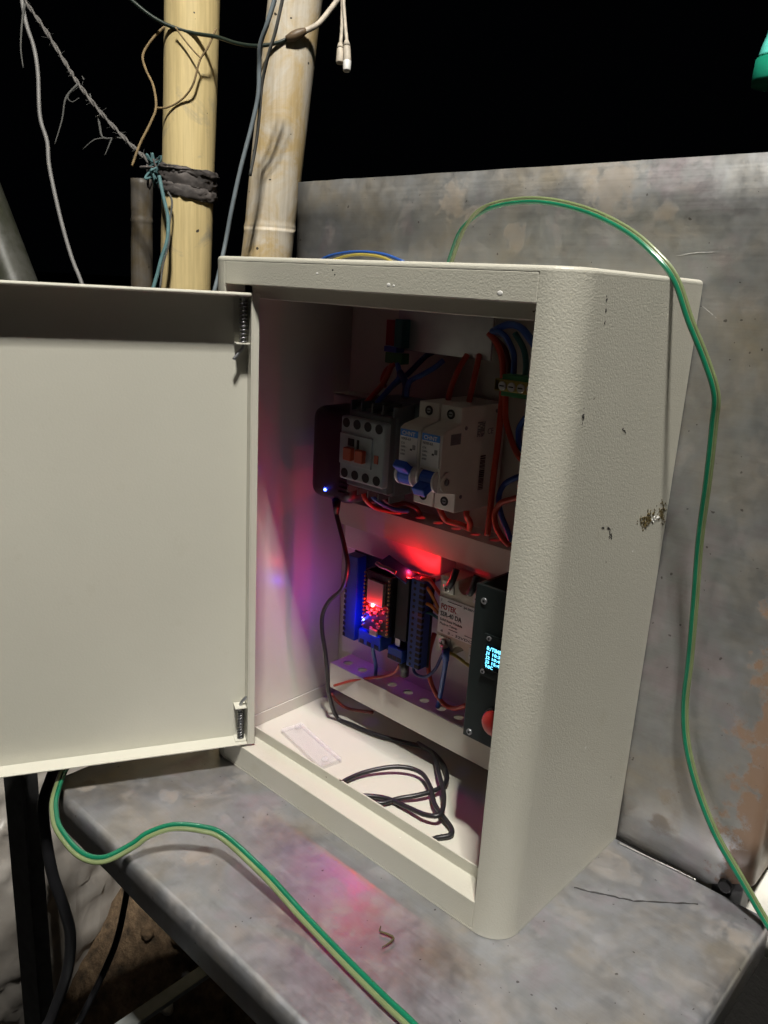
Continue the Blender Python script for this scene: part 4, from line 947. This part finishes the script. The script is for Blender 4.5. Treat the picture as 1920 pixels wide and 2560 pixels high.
cyl('sleeve', M_WBLUE, bl, PATHS['blue_ssr'][0], PATHS['blue_ssr'][1], 0.0032, 0.0026, 12); cyl('tongue', M_SCREW, bl, (0.1650, 0.0970, 0.1235), PATHS['blue_ssr'][0], 0.0024, 0.0024, 10)
# adapter cord: drops from the adapter, lies on the floor and coils
full = PATHS['cord_drop'] + PATHS['cord_floor'][1:]
tag(tube('adapter_cord', M_CORD, None, full, 0.0019, 8, 8), 'thin black cord hanging from the adapter and coiled on the box floor', 'cord')
tag(tube('cord', M_CORD, None, PATHS['cord_loop_a'], 0.0019, 8, 8), 'black cord making the wide outer loop on the box floor', 'cord')
tag(tube('cord', M_CORD, None, PATHS['cord_loop_b'], 0.0019, 8, 8), 'black cord making the tight inner loop on the box floor', 'cord')

# ================================================================== CABLES OUTSIDE
PATHS['green_lower'] += [(0.372, -0.098, 0.006), (0.398, -0.128, -0.002), (0.415, -0.150, -0.10), (0.425, -0.160, -0.45), (0.45, -0.165, -0.76), (0.55, -0.18, -0.79)]
PATHS['green_upper'] += [(0.452, 0.120, -0.06), (0.460, 0.118, -0.40), (0.475, 0.12, -0.74), (0.56, 0.13, -0.79)]
for k_, dx in (('black_cable', -0.05), ('thin_cable', -0.04)):
    e_ = PATHS[k_][-1]; PATHS[k_] += [(e_[0]+dx*0.4, e_[1], e_[2]-0.15), (e_[0]+dx, e_[1]-0.02, -0.78), (e_[0]+dx*3, e_[1]-0.06, -0.785)]
def twin(key, label, spin, k_, flat, n=10):
    root = thing('twin_cable', label, 'cable', PATHS[key][-1])
    P = catmull(PATHS[key], n); T, Nn = frames(P); g_, y_ = [], []
    for i, p in enumerate(P):
        a = spin(i/(len(P)-1)); s0 = T[i].cross(Vector(flat)).normalized(); s = s0*math.cos(a) + T[i].cross(s0)*math.sin(a)
        g_.append(p + s*0.00125*k_); y_.append(p - s*0.00125*k_)
    link('green_core', tube_mesh('green_core', g_, 0.00145*k_, 10), M_CABG, root, True)
    link('yellow_core', tube_mesh('yellow_core', y_, 0.0012*k_, 10), M_CABY, root, True)
    link('web', tube_mesh('web', P, 0.0009*k_, 6), M_CABR, root, True)
twin('green_upper', 'clear green and yellow twin cable arching over the box and hanging beside it', lambda f: SPIN_U(f), 1.0, (0.5, -0.8, 0.2))
twin('green_lower', 'clear green and yellow twin cable snaking over the bench front edge', lambda f: SPIN_L(f), 1.25, (-0.3, 0.28, -0.38))
tag(tube('black_cable', M_CORD, None, PATHS['black_cable'], 0.0047, 12, 8), 'thick black cable hanging in front of the pale sack', 'cable')
tag(tube('black_cable', M_CORD, None, PATHS['thin_cable'], 0.0031, 10, 8), 'thin black cable hanging from under the bench edge', 'cable')
tag(tube('dried_stem', M_STEM, None, PATHS['dried_stem'], 0.0006, 6, 6, lambda f: 0.0003+0.0004*math.sin(math.pi*f)), 'tiny hooked dry stem lying on the bench', 'plant stem')

# ================================================================== BAMBOO, CORDS AND CLUTTER AROUND
def bamboo(name, label, base, lean, z0, z1, r0, r1, nodes, mat, seed=0, group=None, ring=0.0012):
    o_ = thing(name, label, 'bamboo pole', (base[0]+lean[0]*(z0-base[2]), base[1]+lean[1]*(z0-base[2]), z0), group)
    zs = []; z = z0
    while z < z1: zs.append(z); z += 0.012
    zs.append(z1)
    for nz in nodes: zs += [nz-0.006, nz-0.003, nz, nz+0.003, nz+0.006]
    zs = sorted(zs); vs_, fs = [], []; S = 40
    for z in zs:
        f = (z-z0)/(z1-z0); r = r0+(r1-r0)*f; dz = min([abs(z-n) for n in nodes] + [1])
        r += ring*math.exp(-(dz/0.004)**2) - 0.0008*math.exp(-(dz/0.02)**2)
        cx, cy = base[0]+lean[0]*(z-base[2])+0.004*math.sin(z*3+seed), base[1]+lean[1]*(z-base[2])+0.003*math.cos(z*2.3+seed)
        for k in range(S):
            a = 2*math.pi*k/S; q = r*(1+0.02*noise.noise((math.cos(a)*1.5+seed, math.sin(a)*1.5, z*5)))
            vs_.append((cx+q*math.cos(a), cy+q*math.sin(a), z))
    n = len(zs)
    for j in range(n-1):
        for k in range(S): fs.append((j*S+k, j*S+(k+1) % S, (j+1)*S+(k+1) % S, (j+1)*S+k))
    fs.append(tuple(range(S))[::-1]); fs.append(tuple((n-1)*S+k for k in range(S)))
    me = mesh('culm', vs_, fs); o = link('culm', me, mat, o_)
    for p_ in me.polygons: p_.use_smooth = len(p_.vertices) == 4
    return o_
MB1 = bamboo_mat('yellow_bamboo', (0.72, 0.575, 0.29), (0.36, 0.32, 0.24), 0.25, 1.0)
MB2 = bamboo_mat('weathered_bamboo', (0.56, 0.42, 0.22), (0.60, 0.555, 0.48), 0.70, 4.0)
MB3 = bamboo_mat('grey_bamboo', (0.11, 0.085, 0.05), (0.12, 0.11, 0.10), 0.6, 7.0)
MB4 = bamboo_mat('mossy_bamboo', (0.045, 0.048, 0.032), (0.085, 0.085, 0.075), 0.7, 9.0)
bamboo('bamboo_pole', 'clean yellow bamboo pole wrapped with a dark rubber strip', (-0.5497, 0.345, 0.369), (0.031, 0.029), -0.82, 2.85, 0.0352, 0.0385, [-0.1, 0.2, 0.96, 1.3, 1.6, 1.9], MB1, 0)
bamboo('bamboo_pole', 'pale weathered bamboo pole leaning behind the steel panel', (-0.4179, 0.3981, 0.4177), (0.078, 0.073), -0.82, 2.85, 0.0345, 0.0365, [-0.15, 0.14, 0.455, 0.80, 1.12, 1.45, 1.8], MB2, 2)
bamboo('bamboo_pole', 'short cut grey bamboo stake beside the yellow pole', (-0.7537, 0.3968, 0.363), (0.02, 0.01), -0.82, 0.532, 0.0185, 0.0178, [-0.2, 0.15, 0.468], MB3, 5)
bamboo('bamboo_pole', 'mossy dark bamboo pole leaning far over', (-1.1722, 0.3678, 0.3574), (-0.52, -0.1), -0.82, 1.6, 0.043, 0.041, [-0.1, 0.3, 0.7, 1.1], MB4, 8)
# overhead beam that carries the bulb
ob = thing('bamboo_beam', 'horizontal bamboo beam overhead carrying the hanging bulb', 'bamboo beam', (0.2, -0.1, 2.85))
link('culm', tube_mesh('culm', catmull([(-0.75, 0.48, 2.86), (-0.1, 0.04, 2.875), (0.5, -0.37, 2.87), (1.2, -0.85, 2.86)], 10), 0.03, 20), MB2, ob, True)
lb = thing('light_bulb', 'lit bulb hanging on a white cord from the bamboo beam', 'light bulb', tuple(LAMP))
bm = bmesh.new(); bmesh.ops.create_uvsphere(bm, u_segments=24, v_segments=16, radius=0.07, matrix=Matrix.Translation(LAMP)); link('glass', done(bm, 'glass'), M_BULB, lb, True)
cyl('socket', M_SOCK, lb, LAMP+Vector((0, 0, 0.086)), LAMP+Vector((0, 0, 0.14)), 0.022, 0.018, 16); tube('cord', M_WCORD, lb, [LAMP+Vector((0, 0, 0.11)), LAMP+Vector((0.004, 0.002, 0.2)), LAMP+Vector((0.0, 0.0, 0.335))], 0.003, 8)

# rubber wrap with knot on the yellow pole
wr = thing('rubber_wrap', 'dark rubber strip wrapped and knotted round the yellow bamboo pole', 'rubber strip', (-0.545, 0.349, 0.51))
def wrap_me(zc, h, r, seed, tilt):
    vs_, fs = [], []; S, Q = 56, 9
    for j in range(Q):
        for k in range(S):
            a = 2*math.pi*k/S
            cx, cy = -0.5497+0.031*(zc-0.369)+0.004*math.sin(zc*3), 0.345+0.029*(zc-0.369)+0.003*math.cos(zc*2.3)
            nz = noise.noise((math.cos(a)*3+seed, math.sin(a)*3, j*0.5))
            rr = r + 0.0030*noise.noise((math.cos(a)*6+seed, math.sin(a)*6, j*0.9+seed)) + 0.0025*math.sin(math.pi*j/(Q-1))
            z = zc + (j/(Q-1)-0.5)*h + tilt*(math.cos(a)*0.7+math.sin(a)*0.4) + 0.004*nz
            vs_.append((cx+rr*math.cos(a), cy+rr*math.sin(a), z))
    for j in range(Q-1):
        for k in range(S): fs.append((j*S+k, j*S+(k+1) % S, (j+1)*S+(k+1) % S, (j+1)*S+k))
    return mesh('band', vs_, fs)
for zc, h, r, sd, tl in ((0.516, 0.022, 0.0378, 1, -0.006), (0.500, 0.018, 0.0385, 5, -0.007), (0.526, 0.010, 0.0392, 9, -0.006)):
    o = link('band', wrap_me(zc, h, r, sd, tl), M_RUBBER, wr, True); md = o.modifiers.new('thick', 'SOLIDIFY'); md.thickness = 0.0012
kp = Vector(PATHS['frayed_rope'][-1]); rk = random.Random(5)
kn = thing('rope_knot', 'teal and grey string knot where the frayed rope meets the pole', 'knot', tuple(kp))
for k in range(9):
    pts = [kp+Vector((rk.gauss(0, .006), rk.gauss(0, .006), rk.gauss(0, .011))) for _ in range(5)]
    tube('strand', M_TSTR if k % 3 else M_RUBBER, kn, pts, 0.0018, 6, 6)
for k, key in enumerate(('teal_string', 'teal_string2')):
    tag(tube('string', M_TSTR if k == 0 else M_FRAY, None, PATHS[key], 0.0028 if k == 0 else 0.0014, 6, 8), 'teal string hanging from the knot over the yellow pole' if k == 0 else 'thin dark string hanging beside the teal string', 'string')
fr = thing('frayed_rope', 'frayed grey rope slanting down to the yellow bamboo pole', 'rope', PATHS['frayed_rope'][0])
P = catmull(PATHS['frayed_rope'], 14); T, Nn = frames(P)
for k in range(2):
    q = [p + (Nn[i]*math.cos(i*0.55+k*math.pi) + T[i].cross(Nn[i])*math.sin(i*0.55+k*math.pi))*0.0015 for i, p in enumerate(P)]
    link('strand', tube_mesh('strand', q, 0.0019, 7), M_ROPE, fr, True)
for i in range(8): tube('loose_fibre', M_FRAY, fr, PATHS['fray_%d' % i], 0.0017 if i in (0, 5) else 0.0011, 5, 6, lambda f, i=i: (0.0022 if i in (0, 2, 5) else 0.0014)*(1-0.6*f))
bm = bmesh.new()
for i in range(90):
    j = rk.randrange(10, len(P)-1); d = Vector((rk.gauss(0, 1), rk.gauss(0, 1), rk.gauss(-0.3, 1))).normalized()*rk.uniform(0.004, 0.014)
    add_cyl(bm, P[j], P[j]+d, 0.0004, 0.0002, 4)
o = link('fuzz', done(bm, 'fuzz'), M_FRAY, fr); o['kind'] = 'stuff'
CORDS = [
 ('grey_cord', M_GCORD, .0032, 'cord', 'pale grey cord dangling free left of the short stake'),
 ('dark_cord', M_DCORD, .0025, 'cord', 'dark green cord sagging in front of both bamboo poles'),
 ('twine_a', M_TWINE, .0017, 'twine', 'brown twine zigzagging down beside the yellow pole'),
 ('twine_b', M_TWINE, .0014, 'twine', 'brown twine looping across the yellow pole'),
 ('twine_c', M_TWINE, .0011, 'twine', 'thin brown twine slanting to the twine loop'),
 ('blue_cable', M_BCORD, .0027, 'cord', 'blue grey cord hanging along the weathered bamboo pole'),
 ('dark_twin', M_FRAY, .0020, 'cord', 'thin dark cord beside the blue grey cord'),
]
for key, mt_, r, nm, lb_ in CORDS: tag(tube(nm, mt_, None, PATHS[key], r, 8, 8), lb_, 'cord' if nm == 'cord' else 'twine')
wc = thing('spliced_cord', 'old white cord spliced with tape to the dark green cord', 'cord', PATHS['white_cord'][0])
tube('sheath', M_WCORD, wc, PATHS['white_cord'], 0.0035, 8, 8); tube('tape_splice', M_TAPE, wc, PATHS['splice'], 0.0055, 10, 6, lambda f: 0.0035+0.0028*math.sin(math.pi*f))
for k in ('a', 'b'):
    s_ = thing('lamp_socket', 'beige cord-end socket hanging open' if k == 'a' else 'beige cord-end socket with a white plug tip', 'socket', PATHS['socket_body_'+k][1], 'hanging sockets')
    tube('cord', M_WCORD, s_, PATHS['socket_cord_'+k], 0.0021, 8, 6)
    p0, p1 = [Vector(q) for q in PATHS['socket_body_'+k]]
    cyl('neck', M_WCORD, s_, p0-(p1-p0)*0.25, p0+(p1-p0)*0.1, 0.0026, 0.0048, 12); cyl('shell', M_WCORD, s_, p0+(p1-p0)*0.08, p1, 0.0042, 0.0050, 14, bev=0.0008)
    if k == 'b': cyl('tip', M_WHITE, s_, p1-(p1-p0)*0.05, PATHS['socket_tip'][1], 0.0050, 0.0046, 14, bev=0.001)

# green plastic bag hanging at the right edge of the view
gb = thing('green_bottle', 'upturned green plastic bottle hanging behind the steel panel', 'bottle', (0.15, 0.70, 0.68))
def lump(center, rad, amp, freq, seed, sub=5, flat=None):
    bm = bmesh.new(); bmesh.ops.create_icosphere(bm, subdivisions=sub, radius=1.0)
    for v in bm.verts:
        d = v.co.normalized(); q = d*freq + Vector((seed, seed*0.3, 0))
        w = 1 - abs(noise.noise(q)); w2 = 1 - abs(noise.noise(q*2.3+Vector((3, 1, 2))))
        s = 1 + amp*(w*w*0.9 + 0.45*w2*w2 - 0.8)
        v.co = Vector((d.x*rad[0], d.y*rad[1], d.z*rad[2]))*s + Vector(center)
        if flat is not None and v.co.z < flat: v.co.z = flat
    return bm
def lathe(name, prof, c, mat, parent, S=40):
    vs_, fs = [], []
    for (r, z) in prof:
        for k in range(S):
            a = 2*math.pi*k/S; q = r*(1+0.03*math.sin(3*a+z*60)); vs_.append((c[0]+q*math.cos(a), c[1]+q*math.sin(a), c[2]+z))
    for j in range(len(prof)-1):
        for k in range(S): fs.append((j*S+k, j*S+(k+1) % S, (j+1)*S+(k+1) % S, (j+1)*S+k))
    return link(name, mesh(name, vs_, fs), mat, parent, True)
GC = (0.1405, 0.6905, 0.632)
lathe('shell', [(0.0, 0.026), (0.033, 0.026), (0.0325, 0.03), (0.030, 0.040), (0.026, 0.052), (0.025, 0.066), (0.0225, 0.085), (0.017, 0.100), (0.008, 0.112), (0.0, 0.114)], GC, M_GREENBAG, gb)
lathe('base_band', [(0.0, 0.0), (0.036, 0.0), (0.0365, 0.004), (0.035, 0.0255), (0.0, 0.0255)], GC, simple('dark_green_plastic', (0.012, 0.26, 0.16), 0.35), gb)
tube('hanger', M_DCORD, gb, [(0.1405, 0.6905, 0.742), (0.15, 0.695, 1.2), (0.18, 0.71, 2.85)], 0.003, 6)
# angle-iron post and sacks at lower left
po = thing('iron_post', 'dark angle iron post standing in front of the pale sack', 'post', (-0.245, -0.065, -0.80))
bm = bmesh.new(); strip_solid(bm, [(-0.256, -0.040), (-0.262, -0.072), (-0.232, -0.066)], 0.003, -0.802, 0.02, 'xyz'); link('upright', done(bm, 'upright'), M_DARKSTEEL, po)
SACKS = [((-0.72, 0.06, -0.52), (0.27, 0.21, 0.33), 0.20, 2.6, 1.0, 'full pale plastic sack with creased folds behind the iron post'),
         ((-1.08, -0.05, -0.56), (0.24, 0.2, 0.28), 0.2, 2.6, 6.0, 'second pale plastic sack slumped beside the first')]
for c, r_, am, fq, sd, lb_ in SACKS:
    bm = bmesh.new(); bmesh.ops.create_icosphere(bm, subdivisions=6, radius=1.0)
    for v in bm.verts:
        d = v.co.normalized()
        ang = math.atan2(d.y, d.x)
        q = Vector((ang*1.1+d.z*1.6, d.z*0.9-ang*0.3, sd))*fq
        w3 = noise.noise(d*2+Vector((sd, 0, 0)))
        e = 0.8; sg = lambda u: math.copysign(abs(u)**e, u)
        co = Vector((sg(d.x)*r_[0], sg(d.y)*r_[1], sg(d.z)*r_[2]))*(1+0.10*w3)
        # film pulled into slanting folds, sharp-crested and broken up
        rr = 0.73*co.x+0.68*co.y; qq = -0.57*rr+0.82*co.z; al = 0.82*rr+0.57*co.z
        wp_ = noise.noise(Vector((rr*5, co.z*5, sd)))
        f1 = 1-abs(math.sin(qq*58+2.6*wp_+al*3)); f2 = 1-abs(math.sin(qq*131+4.0*noise.noise(Vector((al*6, qq*9, sd+2)))+al*11))
        mk = 0.35+0.65*max(0.0, noise.noise(Vector((al*7+3, qq*9, sd)))*1.6+0.3)
        cr = 1-abs(noise.noise(co*16))*2.2
        v.co = co+d*(0.011*mk*f1**2+0.008*(1-mk*0.5)*f2**2+0.007*max(0, cr)**3)+Vector(c)
        if v.co.z < -0.805: v.co.z = -0.805
    o = tag(link('sack', done(bm, 'sack'), M_SACK, None, True), lb_, 'sack', 'sacks by the post')
def gz(x, y): return -0.80+0.36*math.exp(-((x+0.44)**2+(y-0.32)**2)/0.075)+0.035*noise.noise((x*5, y*5, 1.3))+0.018*noise.noise((x*17, y*17, 4.1))
for k, (x, y, z, s, mt_) in enumerate(((-0.30, 0.135, -0.50, 0.012, M_SACK), (-0.30, 0.17, -0.48, 0.008, M_GREYINK), (-0.37, 0.15, -0.48, 0.011, M_SOIL), (-0.33, 0.18, -0.47, 0.016, M_SOIL), (-0.27, 0.12, -0.52, 0.012, M_SOIL))):
    tag(link('stone', done(lump((x, y, gz(x, y)+s*0.3), (s, s*0.8, s*0.6), 0.4, 1.5, k+2.0, 3), 'stone'), mt_, None, True),
        ['pale flat stone on the soil under the bench', 'small grey stone beside the pale stone', 'brown clod of soil next to the sack', 'largest brown clod of soil under the bench', 'brown clod of soil below the stretcher'][k], 'stone', 'stones on the soil')
# white pipe lashed behind the panel legs
wp = thing('white_pipe', 'white plastic pipe lying level behind the folded panel edge', 'pipe', (0.5, 0.206, -0.03))
cyl('pipe', M_PIPE, wp, (0.33, 0.2055, -0.032), (0.85, 0.2055, -0.032), 0.030, n=40, bev=0.002)
cyl('collar', M_PIPE, wp, (0.385, 0.2055, -0.032), (0.425, 0.2055, -0.032), 0.0325, n=40, bev=0.002)
